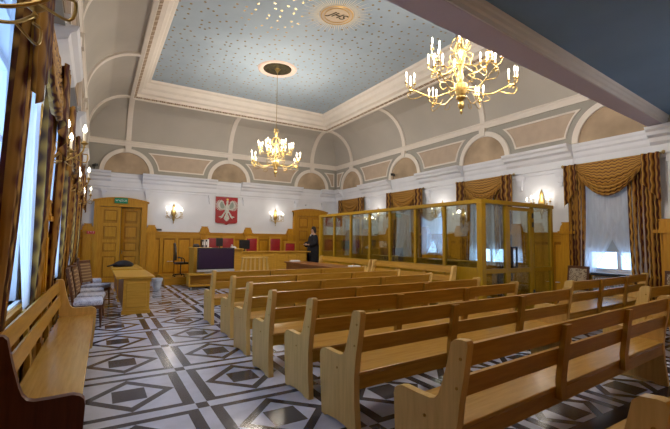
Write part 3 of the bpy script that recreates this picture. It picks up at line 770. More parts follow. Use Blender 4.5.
def make_curtain(label, loc, rz, n0=.14, near=(.34, .92, .38, .95), amp=.05, far=(-.92, -.52, -.96, -.62), hw=1.0, f2=6):
    t = thing('curtain', label, 'curtain', loc, rz, 'patterned window curtains')
    rd = MB(); rd.tube([(-1.02 * hw, -n0 - .03, 3.50), (1.02 * hw, -n0 - .03, 3.50)], .016, 10)
    for sx in (-1, 1): rd.lathe([(.004, -.03), (.03, 0), (.03, .04), (.004, .06)], (sx * 1.03 * hw, -n0 - .03, 3.485), 10)
    for sx in (-1, 1): rd.box(sx * .93 * hw - .01, sx * .93 * hw + .01, -n0 - .03, 0, 3.49, 3.51)
    rd.build('rod', 'old_brass', t, smooth=True)
    drape_part('drape', *far, .05, 3.49, n0, 5, t, amp, seed=3)
    drape_part('drape', *near, .05, 3.49, n0, f2, t, amp, seed=5)
    # swag: sagging valance in front
    def sw(a, b):
        x = (-.84 + 1.68 * a) * hw; sag = math.sin(PI * a) ** .9
        z = 3.50 - b * (.10 + .72 * sag)
        n = n0 + .06 + .035 * math.sin(b * b * 11 * PI) * (.15 + sag) * b + .05 * sag * b
        return (x * (1 - .10 * b), -n - .012 * math.sin(a * 40) * (1 - sag), z)
    o = MB().grid(sw, 40, 60).build('swag', 'swag', t, smooth='all', recalc=False)
    uv = o.data.uv_layers.new(name='cloth')
    for lp in o.data.loops:
        i = lp.vertex_index; uv.data[lp.index].uv = ((i % 41) / 40 * 1.7, (i // 41) / 60 * .8)
    o.modifiers.new('thickness', 'SOLIDIFY').thickness = .006
    for sx in (-1, 1):
        def jb(a, b, sx=sx):
            x = sx * (.66 + .32 * a) * hw; ln = .62 + .42 * a
            return (x, -n0 - .095 - .04 * math.sin(a * 5 * PI), 3.51 - b * ln)
        o = MB().grid(jb, 30, 20).build('jabot', 'curtain', t, smooth='all', recalc=False); o.modifiers.new('thickness', 'SOLIDIFY').thickness = .006
    return t
def make_sheer(label, loc, rz):
    def fn(a, b):
        x = -.72 + 1.44 * a
        z = 3.46 - b * 2.66
        return (x, -.075 - .018 * math.sin(a * 26 * PI / 2 + 1.5 * math.sin(b * 2)), z)
    def fn2(side):
        def g(a, b):
            z = 3.45 - b * 2.55
            inner = .30 * (1 - 2.2 * (b - .45) ** 2) if b > .45 else .30
            x0, x1 = side * .70, side * (-.35 + .75 * max(0, b - .35) ** 1.2 / .59)
            x = x0 + (x1 - x0) * a
            return (x, -.105 - .012 * math.sin(a * 18 * PI / 2), z)
        return g
    t = thing('sheer_curtain', label, 'sheer curtain', loc, rz, 'white sheer curtains')
    o = MB().grid(fn2(1), 50, 16).build('sheer_panel', 'sheer', t, smooth='all', recalc=False)
    o = MB().grid(fn2(-1), 50, 16).build('sheer_panel', 'sheer', t, smooth='all', recalc=False)
    return t
cu = make_curtain('patterned curtain of the right-hand window nearest the camera, beside the radiator', (XR, WY[3], 0), -PI / 2)
sh = make_sheer('white sheer crossing panels in the right-hand window above the radiator', (XR, WY[3], 0), -PI / 2)
for i, lab in ((2, 'right-hand wall window rising over the corner of the glass dock'), (1, 'right-hand wall window behind the middle of the glass dock'), (0, 'far right window next to the back corner door')):
    dup(cu, 'patterned curtain of the ' + lab, (XR, WY[i], 0), -PI / 2)
    dup(sh, 'white sheer of the ' + lab, (XR, WY[i], 0), -PI / 2)
LLAB = {3: 'the left window nearest the camera', 2: 'the second left window counted from the camera', 1: 'the third left window, behind the chairs', 0: 'the farthest left window, beside the exit door'}
cl = make_curtain('gold and brown curtain of ' + LLAB[3], (XL, WYL[3], 0), PI / 2, .21, (.80, 1.14, .84, 1.16), .075, (-1.0, -.76, -1.04, -.86), 1.2, 4)
for i in (3, 2, 1, 0):
    if i != 3: dup(cl, 'gold and brown curtain of ' + LLAB[i], (XL, WYL[i], 0), PI / 2)
    dup(sh, 'white sheer of ' + LLAB[i], (XL, WYL[i], 0), PI / 2).scale = (1.27, 1, 1)

for i, lab in ((3, 'right-hand window nearest the camera'), (2, 'right-hand window over the dock corner'), (1, 'right-hand window behind the dock middle'), (0, 'right-hand window next to the corner door')):
    rb = thing('roller_blind', 'pale roller blind behind the sheer of the ' + lab, 'blind', (XR + .10, WY[i], 0), 0, 'roller blinds of the right-hand windows')
    hm = 1.42 if i > 1 else .98
    MB().box(-.002, .002, -.62, .62, hm, 3.33).build('blind_cloth', 'blind', rb)
    MB().tube([(0, -.63, 3.34), (0, .63, 3.34)], .02, 10).build('roller', 'white_plastic', rb); MB().box(-.008, .008, -.62, .62, hm - .02, hm).build('hem_bar', 'white_plastic', rb)

# ------------------------------------------------------------------ glass dock
dk = thing('glass_dock', 'wood-framed glass enclosure for the accused standing along the right wall', 'glass dock')
DX, DY, DY1, DZ = 7.30, 5.82, 13.10, 2.56
DXR = XR - .09
MB().bbox(DX - .07, DX + .07, DY - .07, DY + .07, 0, DZ - .09).build('corner_post', 'booth', dk)
posts = [6.90, 7.93, 9.0, 9.98, 11.05, 12.12]
for y in posts: MB().bbox(DX - .035, DX + .035, y - .04, y + .04, 0, DZ - .09).build('post', 'booth', dk)
MB().bbox(DX - .06, DX + .06, DY1 - .06, DY1 + .06, 0, DZ - .09).build('corner_post', 'booth', dk)
MB().bbox(DX - .075, DX + .075, DY - .075, DY1 + .06, DZ - .09, DZ).bbox(DX + .075, DXR, DY - .075, DY + .06, DZ - .09, DZ).bbox(DX + .075, DXR, DY1 - .05, DY1 + .06, DZ - .09, DZ).build('top_rail', 'booth', dk)
lr = MB(); ys = [DY + .07] + posts + [DY1 - .06]
for i in range(len(ys) - 1): lr.box(DX - .03, DX + .03, ys[i] + .04, ys[i + 1] - .04, .93, 1.03)
lr.build('middle_rail', 'booth', dk)
br = MB()
for i in range(len(ys) - 1): br.box(DX - .03, DX + .03, ys[i] + .04, ys[i + 1] - .04, 0, .14)
br.build('bottom_rail', 'booth', dk)
for i in range(len(ys) - 1):
    MB().box(DX - .005, DX + .005, ys[i] + .04, ys[i + 1] - .04, 1.03, DZ - .09).build('glass_pane', 'booth_glass', dk)
    MB().box(DX - .012, DX + .012, ys[i] + .04, ys[i + 1] - .04, .14, .93).build('lower_panel', 'booth', dk)
fx = [8.14, 9.17, DXR - .05]
for x in (8.14, 9.17): MB().bbox(x - .04, x + .04, DY - .035, DY + .035, 0, DZ - .09).build('post', 'booth', dk)
MB().bbox(DXR - .09, DXR, DY - .04, DY + .04, 0, DZ - .09).build('post', 'booth', dk)
for x0, x1 in ((DX + .07, 8.10), (9.21, DXR - .09)):
    MB().box(x0, x1, DY - .025, DY + .025, .90, 1.0).build('middle_rail', 'booth', dk)
    MB().box(x0, x1, DY - .025, DY + .025, .0, .12).build('bottom_rail', 'booth', dk)
    MB().box(x0, x1, DY - .005, DY + .005, 1.0, DZ - .09).build('glass_pane', 'booth_glass', dk)
    MB().box(x0, x1, DY - .005, DY + .005, .12, .90).build('glass_pane', 'booth_glass', dk)
dr = MB()
dr.box(8.19, 8.27, DY - .03, DY + .03, .02, 2.44).box(9.04, 9.12, DY - .03, DY + .03, .02, 2.44)
for z0, z1 in ((.02, .14), (.90, 1.0), (2.36, 2.44)): dr.box(8.27, 9.04, DY - .03, DY + .03, z0, z1)
dro = dr.build('door', 'booth', dk)
dro['label'] = 'hinged glazed door of the dock'
MB().box(8.27, 9.04, DY - .005, DY + .005, 1.0, 2.36).box(8.27, 9.04, DY - .005, DY + .005, .14, .90).build('glass_pane', 'booth_glass', dro)
hd = MB()
hd.box(8.28, 8.31, DY - .08, DY - .05, 1.02, 1.50).box(8.44, 8.47, DY - .08, DY - .05, 1.02, 1.50).box(8.28, 8.47, DY - .08, DY - .05, 1.47, 1.50).box(8.28, 8.47, DY - .08, DY - .05, 1.02, 1.05).box(8.28, 8.31, DY - .06, DY, 1.10, 1.13).box(8.28, 8.31, DY - .06, DY, 1.38, 1.41)
hd.build('handle', 'black', dro)
hg = MB()
for z in (2.20, 1.98, .35): hg.tube([(9.14, DY - .05, z), (9.14, DY - .05, z + .12)], .022, 8)
hg.build('hinge', 'black', dro)
# far face of the dock
MB().bbox(DX + .06, DXR, DY1 - .03, DY1 + .03, .93, 1.03).build('middle_rail', 'booth', dk)
for x in (8.2, 9.1): MB().bbox(x - .04, x + .04, DY1 - .035, DY1 + .035, 0, DZ - .09).build('post', 'booth', dk)
for x0, x1 in ((DX + .06, 8.16), (8.24, 9.06), (9.14, DXR)): MB().box(x0, x1, DY1 - .005, DY1 + .005, 1.03, DZ - .09).build('glass_pane', 'booth_glass', dk)
# partition with shelf inside the dock
pt = thing('dock_partition', 'waist-high wooden partition with a ledge inside the glass dock', 'partition', (8.4, 9.4, 0))
MB().box(-.03, .03, -2.7, 3.2, 0, 1.08).build('partition_panel', 'booth', pt)
MB().bbox(-.12, .10, -2.75, 3.25, 1.08, 1.12).build('ledge', 'booth', pt)

# ------------------------------------------------------------------ judges' desk and things on the podium
jd = thing('judges_desk', 'long panelled oak desk of the judges across the platform', 'desk', (0, 0, 0))
F = 14.82; Z0 = .25
jb = MB(); jb.box(4.62, 7.62, F, F + .05, Z0, 1.11)
x = 4.62
while x < 7.6:
    jb.box(x, x + .06, F - .02, F, Z0, 1.11); jb.bbox(x + .12, min(x + .44, 7.58), F - .012, F + .01, Z0 + .12, 1.0, .008); x += .50
jb.box(4.62, 7.62, F - .025, F, Z0, Z0 + .1).box(7.57, 7.62, F, F + .70, Z0, 1.11)
jb.build('front_panel', 'desk', jd)
MB().bbox(4.60, 7.74, F - .06, F + .75, 1.11, 1.15).build('desk_top', 'desk', jd)
cd = thing('clerk_desk', 'taller oak clerk desk at the left end of the platform, behind the television', 'desk', (0, 0, 0))
cb = MB(); cb.box(2.86, 2.91, 13.95, 14.73, 0, 1.28).box(2.91, 4.52, 13.97, 14.02, 0, 1.26).box(4.50, 4.55, 13.95, 14.73, 0, 1.26); cb.build('body', 'desk', cd)
MB().bbox(2.82, 3.45, 13.90, 14.73, 1.28, 1.32).build('raised_top', 'desk', cd)
MB().bbox(3.45, 4.58, 13.90, 14.73, 1.24, 1.28).build('desk_top', 'desk', cd)

def red_chair(loc, label, h):
    t = thing('high_back_chair', label, 'chair', loc, 0, 'red high-backed chairs of the judges')
    fr = MB()
    for sx in (-1, 1): fr.bbox(sx * .245 - .025, sx * .245 + .025, .20, .25, 0, h)
    fr.bbox(-.27, .27, .195, .255, h - .04, h + .02).box(-.22, .22, .205, .245, .52, .58).box(-.22, .22, .205, .245, .36, .42)
    fr.build('back_frame', 'desk', t)
    MB().bbox(-.215, .215, .19, .24, .60, h - .06, .015).build('backrest', 'red', t, smooth=True)
    MB().bbox(-.25, .25, -.24, .20, .40, .48, .02).build('seat', 'red', t, smooth=True)
    for sx in (-1, 1): MB().bbox(sx * .22 - .025, sx * .22 + .025, -.23, -.18, 0, .41).build('leg', 'desk', t)
    for sx in (-1, 1): MB().bbox(sx * .26 - .02, sx * .26 + .02, -.2, .2, .64, .67).bbox(sx * .26 - .02, sx * .26 + .02, -.2, -.16, .41, .65).build('armrest', 'desk', t)
    return t
labs = ['red high-backed chair nearest the clerk, half hidden by a black monitor', 'red high-backed chair second from the clerk, above the television',
        'red high-backed chair in the middle, just right of the black monitor under the shield', 'red high-backed chair right of the wall lamp axis, fourth from the clerk']
rc = red_chair((3.92, 15.45, .25), labs[0], 1.46)
for x, lb in ((4.50, labs[1]), (5.48, labs[2]), (6.51, labs[3])): dup(rc, lb, (x, 15.45, .25))
red_chair((7.20, 15.45, .25), 'lower red chair at the right end of the judges row, next to the robed person', 1.27)

def monitor(loc, rz, label, w=.42, h=.35):
    t = thing('computer_monitor', label, 'monitor', loc, rz, 'black computer monitors on the desks')
    MB().bbox(-w / 2, w / 2, -.02, .02, .09, .09 + h).build('screen_housing', 'black', t)
    MB().box(-w / 2 + .02, w / 2 - .02, .020, .023, .11, .07 + h).build('screen', 'screen', t)
    MB().box(-.03, .03, -.025, 0, .01, .12).bbox(-.11, .11, -.09, .09, 0, .015).build('stand', 'black', t)
    return t
mo = monitor((4.97, 15.05, 1.15), .05, 'black monitor standing on the judges desk below the eagle shield')
dup(mo, 'black monitor on the clerk desk in front of the first red chairs', (3.84, 14.45, 1.28), 0).scale = (.58, 1, .85)
for i, (x, h, m_) in enumerate(((3.22, .26, 'black'), (3.28, .27, 'silver'), (3.34, .27, 'black'), (3.40, .28, 'paper'))):
    b = thing('binder', ['black binder leftmost of the row of four upright ones on the clerk desk', 'grey binder second in the upright row on the clerk desk', 'black binder third in the upright row on the clerk desk', 'white binder rightmost of the upright row on the clerk desk'][i], 'binder', (x, 14.40, 1.32), 0, 'upright binders on the clerk desk')
    MB().bbox(-.028, .028, -.12, .14, 0, h, .004).build('cover', m_, b)
    MB().box(-.015, .015, -.123, -.119, .08, .2).build('spine_label', 'paper', b)
ph = thing('telephone', 'small white telephone on the clerk desk below the second red chair', 'telephone', (4.30, 14.25, 1.28))
MB().prism([(-.09, 0), (.09, 0), (.09, .08), (-.09, .03)], lambda p, s: (s, p[0], p[1]), -.08, .08).build('base', 'white_plastic', ph)
MB().tube(curve_pts([(-.06, -.07, .09), (-.05, -.02, .115), (-.05, .04, .125), (-.06, .08, .11)]), .018, 8).build('handset', 'white_plastic', ph, smooth=True)
pr = thing('office_device', 'low black device on the raised end of the clerk desk', 'device', (3.0, 14.3, 1.32))
MB().bbox(-.10, .10, -.08, .08, 0, .07).build('housing', 'black', pr)
MB().prism([(-.07, .07), (.07, .07), (.07, .12)], lambda p, s: (s, p[0], p[1]), -.08, .08).build('lid', 'black', pr)

oc = thing('office_chair', 'black swivel office chair on the platform at the clerk desk end', 'office chair', (2.68, 15.25, .25))
for i in range(5):
    a = 2 * PI * i / 5; MB().tube([(0, 0, .09), (.27 * math.cos(a), .27 * math.sin(a), .07)], [.022, .014], 6).lathe([(.01, 0), (.025, .01), (.025, .04), (.01, .055)], (.27 * math.cos(a), .27 * math.sin(a), 0), 8).build('leg', 'black', oc)
MB().tube([(0, 0, .07), (0, 0, .45)], .022, 8).build('column', 'black', oc)
MB().bbox(-.22, .24, -.22, .22, .44, .52, .03).build('seat', 'black', oc, smooth=True)
MB().loft([[(x - .20 - .10 * (z - .6) ** 2, y, z) for x, y in ((-.025, -w), (.025, -w), (.035, 0), (.025, w), (-.025, w), (-.035, 0))] for z, w in ((.58, .16), (.65, .21), (.85, .22), (1.05, .18), (1.17, .12), (1.21, .06))]).build('backrest', 'black', oc, smooth=True)
MB().tube(curve_pts([(-.02, 0, .46), (-.22, 0, .48), (-.25, 0, .62), (-.235, 0, .80)]), .018, 6).build('back_bar', 'black', oc)
for sy in (-1, 1): MB().tube(curve_pts([(.05, sy * .24, .46), (.08, sy * .28, .58), (.0, sy * .28, .68), (-.15, sy * .28, .68)]), .018, 6).build('armrest', 'black', oc, smooth=True)

# television and stand
ts = thing('television_stand', 'low oak television stand with an open dark shelf on the floor', 'tv stand', (3.42, 13.62, 0))
st = MB(); st.bbox(-.80, .78, -.22, .22, .42, .47).box(-.80, -.76, -.20, .22, .06, .42).box(.74, .78, -.20, .22, .06, .42).bbox(-.80, .78, -.22, .22, .06, .11).box(-.76, .74, .19, .22, .11, .42)
st.build('cabinet', 'desk', ts)
for sx in (-.72, .70):
    for sy in (-.17, .17): MB().tube([(sx, sy, 0), (sx, sy, .06)], .02, 8).build('leg', 'silver', ts)
tv = thing('television', 'large flat television with a dark violet screen on the low stand', 'television', (3.50, 13.55, .47))
MB().bbox(-.61, .62, -.04, .05, .13, .85, .01).build('housing', 'black', tv)
MB().box(-.57, .58, -.043, -.040, .17, .81).build('screen', 'screen', tv)
MB().bbox(-.61, .62, -.07, .03, .05, .125, .01).build('speaker_bar', 'silver', tv)
MB().bbox(-.35, .35, -.12, .12, 0, .02, .005).box(-.08, .08, -.02, .04, .02, .13).build('foot', 'silver', tv)

# witness rail
wr = thing('witness_rail', 'small slatted oak rail for witnesses with splayed sides in front of the desk', 'rail', (4.50, 12.5, 0))
MB().bbox(-.44, .44, -.06, .06, 1.0, 1.04).build('top_rail', 'bench_z', wr)
for sx in (-1, 1): MB().beam((sx * .40, 0, 1.0), (sx * .52, 0, .0), .05, .05, (0, 1, 0)).build('side_post', 'bench_z', wr)
for i in range(5):
    u = (i - 2) * .145; MB().beam((u, 0, 1.0), (u * 1.12, 0, .14), .055, .02, (0, 1, 0)).build('slat', 'bench_z', wr)
MB().box(-.50, .50, -.025, .025, .10, .16).build('bottom_rail', 'bench_z', wr)

# long table on the right
lt = thing('counsel_table', 'long reddish brown table behind the pews in front of the dock pew', 'table', (6.15, 11.15, 0))
MB().bbox(-.37, .37, -1.90, 1.90, .80, .85).build('table_top', 'reddish', lt)
MB().box(-.33, -.29, -1.80, 1.80, .10, .80).build('front_panel', 'reddish', lt)
for sy in (-1, 1): MB().box(-.30, .30, sy * 1.78 - .02, sy * 1.78 + .02, 0, .80).build('side_panel', 'reddish', lt)
tag(MB().bbox(-.15, .15, -.11, .11, 0, .03, .003).bbox(-.13, .17, -.10, .12, .03, .045, .003).build('paper_stack', 'paper', None, loc=(6.05, 12.75, .85)), 'stack of white papers at the far end of the long reddish table', 'papers')
tag(MB().bbox(-.14, .14, -.12, .12, 0, .05, .01).build('paper_bundle', 'paper', None, loc=(6.34, 9.42, .85)), 'white bundle of papers at the near end of the long reddish table', 'papers')

# ------------------------------------------------------------------ person in a gown
pe = thing('person', 'person in a long black gown standing sideways by the right end of the judges desk', 'person', (8.12, 15.26, 0), PI)
# local: faces +x (turned to the left side of the hall)
def ell(cx, cy, z, rx, ry, n=16): return [(cx + rx * math.cos(2 * PI * i / n), cy + ry * math.sin(2 * PI * i / n), z) for i in range(n)]
def skin_body(parent):
    V = [(0, 0, .98), (0, 0, 1.20), (0, 0, 1.45), (.01, 0, 1.56), (.03, 0, 1.66), (.04, 0, 1.76),   # 0-5 pelvis, waist, chest, neck, head low, head top
         (0, .18, 1.46), (.04, .24, 1.20), (.24, .14, 1.10), (.30, .10, 1.10),                        # 6-9 left arm
         (0, -.18, 1.46), (.04, -.24, 1.20), (.24, -.14, 1.12), (.30, -.10, 1.12),                    # 10-13 right arm
         (0, .09, .92), (.01, .10, .50), (-.01, .10, .09), (.12, .11, .03),                           # 14-17 left leg
         (0, -.09, .92), (.01, -.10, .50), (-.01, -.10, .09), (.12, -.11, .03)]
    Ed = [(0, 1), (1, 2), (2, 3), (3, 4), (4, 5), (2, 6), (6, 7), (7, 8), (8, 9), (2, 10), (10, 11), (11, 12), (12, 13), (0, 14), (14, 15), (15, 16), (16, 17), (0, 18), (18, 19), (19, 20), (20, 21)]
    Rr = [.15, .13, .15, .058, .085, .07, .065, .045, .032, .035, .065, .045, .032, .035, .09, .06, .042, .03, .09, .06, .042, .03]
    for base, sy in ((9, -1), (13, 1)):
        bx, by, bz = V[base]
        for k, (dy, ln) in enumerate(((-.03, .065), (-.01, .075), (.01, .07), (.03, .055))):
            i = len(V); V += [(bx + .04, by + dy, bz), (bx + .04 + ln * .6, by + dy, bz - .01), (bx + .03 + ln, by + dy, bz - .035)]; Ed += [(base, i), (i, i + 1), (i + 1, i + 2)]; Rr += [.010, .009, .007]
        i = len(V); V += [(bx + .01, by + sy * -.045, bz + .01), (bx + .05, by + sy * -.055, bz + .0)]; Ed += [(base, i), (i, i + 1)]; Rr += [.011, .009]
    me = bpy.data.meshes.new('body'); me.from_pydata(V, Ed, []); o = bpy.data.objects.new('body', me); C.objects.link(o); o.parent = parent
    me.materials.append(M['skin'])
    sk = o.modifiers.new('skin', 'SKIN')
    for i, r in enumerate(Rr): me.skin_vertices[0].data[i].radius = (r, r)
    me.skin_vertices[0].data[0].use_root = True
    o.modifiers.new('smooth', 'SUBSURF').levels = 2
    return o
pe_b = skin_body(pe); pe.location.z = .25; pe.scale = (1.06, 1.06, 1.06)
g = MB(); g.loft([ell(.0, 0, .06, .31, .32), ell(0, 0, .30, .30, .31), ell(0, 0, .70, .27, .28), ell(0, 0, 1.0, .24, .25), ell(0, 0, 1.2, .20, .225), ell(0, 0, 1.38, .17, .235), ell(0, 0, 1.47, .13, .20), ell(.0, 0, 1.52, .08, .10), ell(.005, 0, 1.545, .075, .085)])
for sy in (-1, 1):
    g.tube(curve_pts([(0, sy * .15, 1.46), (.01, sy * .22, 1.38), (.04, sy * .25, 1.20), (.14, sy * .21, 1.12), (.24, sy * .14, 1.11)]), [.05] + [.085] * 4 + [.09] * 5 + [.10] * 6 + [.11] * 4 + [.12], 12)
g.build('gown', 'cloth_black', pe, smooth='all')
MB().loft([ell(.015, 0, 1.535, .074, .074), ell(.015, 0, 1.56, .066, .064), ell(.015, 0, 1.562, .06, .06)]).prism([(-.02, 1.42), (.02, 1.42), (.015, 1.52), (-.015, 1.52)], lambda p, s: (s, p[0], p[1]), .10, .14).build('collar', 'paper', pe, smooth=True)
hr = MB(); hr.loft([ell(-.03, 0, 1.55, .05, .07), ell(-.04, 0, 1.62, .075, .095), ell(-.025, 0, 1.70, .095, .105), ell(-.01, 0, 1.77, .10, .10), ell(.0, 0, 1.83, .075, .075), ell(.0, 0, 1.855, .03, .03)])
hr.build('hair', 'hair', pe, smooth='all')
fc = MB(); fc.loft([ell(.095, 0, 1.655, .014, .014, 8), ell(.112, 0, 1.67, .022, .016, 8), ell(.10, 0, 1.70, .012, .010, 8), ell(.09, 0, 1.73, .006, .008, 8)])
fc.build('nose', 'skin', pe, smooth='all')
ey = MB()
for sy in (-1, 1): ey.lathe([(.002, -.01), (.010, -.004), (.010, .004), (.002, .01)], (.108, sy * .032, 1.715), 8)
ey.build('eye', 'hair', pe)
MB().bbox(.10, .112, -.022, .022, 1.632, 1.642, .003).build('mouth', 'shield', pe)
for sy in (-1, 1): MB().loft([ell(.0, 0, .0, .05, .04), ell(.03, 0, .03, .12, .05), ell(.04, 0, .06, .10, .045), ell(0, 0, .10, .05, .045)]).build('shoe', 'black', pe, smooth='all', loc=(.04, sy * .10, 0))

# ------------------------------------------------------------------ eagle shield
es = thing('eagle_shield', 'red shield with a crowned white eagle hung high on the back wall', 'emblem', (4.66, D, 0))
mid = 2.80
sp = [(-.46, 3.38), (.46, 3.38), (.46, 2.36)] + [(.46 - .10 + .10 * math.cos(t), 2.36 - .08 * math.sin(t)) for t in (.5, 1.0, 1.5)] + [(.10, 2.27), (0, 2.21), (-.10, 2.27)] + [(-.46 + .10 - .10 * math.cos(t), 2.36 - .08 * math.sin(t)) for t in (1.5, 1.0, .5)] + [(-.46, 2.36)]
wf = lambda p, t: (p[0], -t, p[1])
MB().prism(sp, wf, .02, .06).build('shield', 'shield', es)
wg, wgr = MB(), MB()
for sx in (-1, 1):
    cx_, cz_ = .235, 3.03
    wg.prism([(sx * a, z) for a, z in [(.04, 2.98), (.12, 3.10), (.15, 3.20), (.21, 3.235), (.28, 3.22), (.32, 3.14), (.33, 3.02), (.30, 2.92), (.22, 2.86), (.12, 2.84), (.05, 2.86)]], wf, .06, .072)
    wgr.prism([(sx * a, z) for a, z in [(.10, 2.99), (.16, 3.12), (.22, 3.18), (.28, 3.13), (.295, 3.02), (.26, 2.93), (.19, 2.89), (.12, 2.89)]], wf, .072, .078)
    for i in range(12):
        an = math.radians(88 - i * 17.5); r0_, r1_ = .08, .205 + .035 * math.sin(PI * i / 11)
        ca, sa = math.cos(an), math.sin(an); w_ = .016
        wg.prism([(sx * (cx_ + r0_ * ca - w_ * sa), cz_ + r0_ * sa + w_ * ca), (sx * (cx_ + r0_ * ca + w_ * sa), cz_ + r0_ * sa - w_ * ca), (sx * (cx_ + r1_ * ca + w_ * sa), cz_ + r1_ * sa - w_ * ca), (sx * (cx_ + (r1_ + .02) * ca), cz_ + (r1_ + .02) * sa), (sx * (cx_ + r1_ * ca - w_ * sa), cz_ + r1_ * sa + w_ * ca)], wf, .055, .070)
wg.build('wings', 'eagle', es); wgr.build('wing_feathers', 'eagle_grey', es)
bd = MB(); bd.prism([(-.06, 2.98), (-.02, 3.10), (-.03, 3.18), (.0, 3.24), (.05, 3.24), (.05, 3.20), (.09, 3.17), (.04, 3.16), (.05, 3.08), (.08, 2.96), (.09, 2.84), (.05, 2.70), (0, 2.64), (-.05, 2.70), (-.09, 2.84)], wf, .06, .095)
bd.prism([(-.04, 2.68), (.04, 2.68), (.12, 2.48), (.06, 2.40), (0, 2.36), (-.06, 2.40), (-.12, 2.48)], wf, .06, .085)
for sx in (-1, 1):
    bd.prism([(sx * .05, 2.76), (sx * .09, 2.78), (sx * .22, 2.58), (sx * .32, 2.56), (sx * .33, 2.53), (sx * .24, 2.52), (sx * .26, 2.47), (sx * .20, 2.50), (sx * .16, 2.54)], wf, .06, .085)
bd.build('body', 'eagle', es)
MB().prism([(-.03, 3.25), (.05, 3.25), (.065, 3.32), (.035, 3.29), (.01, 3.33), (-.015, 3.29), (-.045, 3.32)], wf, .06, .10).build('crown', 'gold', es)

# ------------------------------------------------------------------ ceiling roses and medallion
def rose(loc, label):
    t = thing('ceiling_rose', label, 'ceiling rose', loc, 0, 'dark bronze ceiling roses')
    MB().lathe([(.62, -.002), (.60, -.03), (.55, -.045), (.50, -.035), (.47, -.02), (.44, -.001)], seg=48).build('outer_ring', 'ring', t, smooth=True)
    MB().lathe([(.45, -.003), (.44, -.02), (.36, -.03), (.30, -.015), (.20, -.03), (.13, -.014), (.001, -.014)], seg=40).build('disc', 'bronze', t, smooth=True)
    return t
r0 = rose((4.74, 11.51, HI), 'dark bronze rose with pale ring above the farther chandelier')
dup(r0, 'dark bronze rose above the chandelier near the gallery', (4.83, 4.20, HI))
md = thing('ceiling_medallion', 'cream ceiling medallion with a gold monogram and sunburst rays', 'medallion', (4.77, 7.91, HI))
MB().lathe([(.42, -.002), (.41, -.02), (.385, -.026), (.36, -.02), (.35, -.012), (.001, -.012)], seg=48).build('disc', 'cream', md, smooth=True)
rg = MB()
for r in (.385, .30): rg.tube([(r * math.cos(2 * PI * i / 48), r * math.sin(2 * PI * i / 48), -.022) for i in range(49)], .008 if r < .35 else .012, 5, cap=False)
rg.build('gold_ring', 'gold', md)
ry = MB()
for i in range(72):
    a = 2 * PI * i / 72; r1 = .86 if i % 2 else .70; d = .013
    ca, sa = math.cos(a), math.sin(a)
    ry.add([(ca * .43 - sa * d, sa * .43 + ca * d, -.004), (ca * .43 + sa * d, sa * .43 - ca * d, -.004), (ca * r1, sa * r1, -.004), (ca * .43 - sa * d, sa * .43 + ca * d, -.0005), (ca * .43 + sa * d, sa * .43 - ca * d, -.0005), (ca * r1, sa * r1, -.0005)], [(0, 2, 1), (3, 4, 5), (0, 1, 4, 3), (1, 2, 5, 4), (2, 0, 3, 5)])
ry.build('sunburst_rays', 'ray', md)
def text(name, body, size, mat, parent, loc, rot, shear=0.0, ext=.003, sx=1.0):
    cu_ = bpy.data.curves.new(name, 'FONT'); cu_.body = body; cu_.size = size; cu_.extrude = ext; cu_.shear = shear
    cu_.align_x = 'CENTER'; cu_.align_y = 'CENTER'; cu_.materials.append(M[mat])
    tmp = bpy.data.objects.new('tmp', cu_); me = bpy.data.meshes.new_from_object(tmp); me.name = name; bpy.data.objects.remove(tmp)
    if not me.materials: me.materials.append(M[mat])
    o = bpy.data.objects.new(name, me); C.objects.link(o); o.parent = parent; o.location = loc; o.rotation_euler = rot; o.scale = (sx, 1, 1)
    return o
text('monogram', 'JHS', .30, 'bronze', md, (0, 0, -.018), (PI, 0, 0), .45, .004, .95)

# ------------------------------------------------------------------ signs, sockets, cameras
def plate(name, label, cat, loc, w, h, mat, txt=None, tcol='paper', size=.05):
    t = thing(name, label, cat, loc)
    MB().bbox(-w / 2, w / 2, -.02, 0, -h / 2, h / 2, .004).build('plate', mat, t)
    if txt: text('lettering', txt, size, tcol, t, (0, -.0215, 0), (PI / 2, 0, 0), 0, .001)
    return t
plate('exit_sign', 'green exit sign with white lettering over the middle of the left-hand door', 'sign', (.74, D - .19, 2.98), .43, .20, 'green_sign', 'WYJŚCIE', 'paper', .095)
plate('fire_sign', 'small red and white sign left of the door with the green sign', 'sign', (-.16, D - .14, 1.80), .26, .10, 'red_sign', '! ↑ !', 'paper', .09)
plate('name_plate', 'small black plate on the white wall beside the left-hand door', 'sign', (2.02, D, 1.95), .30, .07, 'black')
def socket(label, loc, rz=0):
    t = thing('wall_socket', label, 'socket', loc, rz)
    MB().bbox(-.045, .045, -.015, 0, -.045, .045, .004).build('plate', 'white_plastic', t)
    MB().lathe([(.03, 0), (.028, .006)], (0, 0, 0), 16).build('outlet_ring', 'silver', t)
    t.children[-1].rotation_euler = (PI / 2, 0, 0); t.children[-1].location = (0, -.013, 0)
    return t
socket('left one of the pair of white sockets low in the back wainscot', (2.44, D - .045, .74)); socket('right one of the pair of white sockets low in the back wainscot', (2.56, D - .045, .74))
socket('white socket low on the right wall between the dock and the damask chair', (XR - .05, 5.70, .62), -PI / 2)
def cctv(label, loc, rz):
    t = thing('security_camera', label, 'camera', loc, rz, 'small black security cameras on the cornice')
    MB().bbox(-.05, .05, -.20, .06, .10, .19, .01).build('housing', 'black', t)
    MB().tube([(0, 0, 0), (0, 0, .10)], .015, 8).build('bracket', 'black', t)
    MB().lathe([(.035, 0), (.038, .02)], (0, 0, 0), 12).build('lens', 'iron', t); t.children[-1].rotation_euler = (PI / 2, 0, 0); t.children[-1].location = (0, -.20, .145)
cctv('black security camera on the left cornice corner above the exit door', (-.16, 16.30, 4.03), .4)
cctv('black security camera on the right-hand cornice', (9.82, 11.9, 4.03), -1.0)
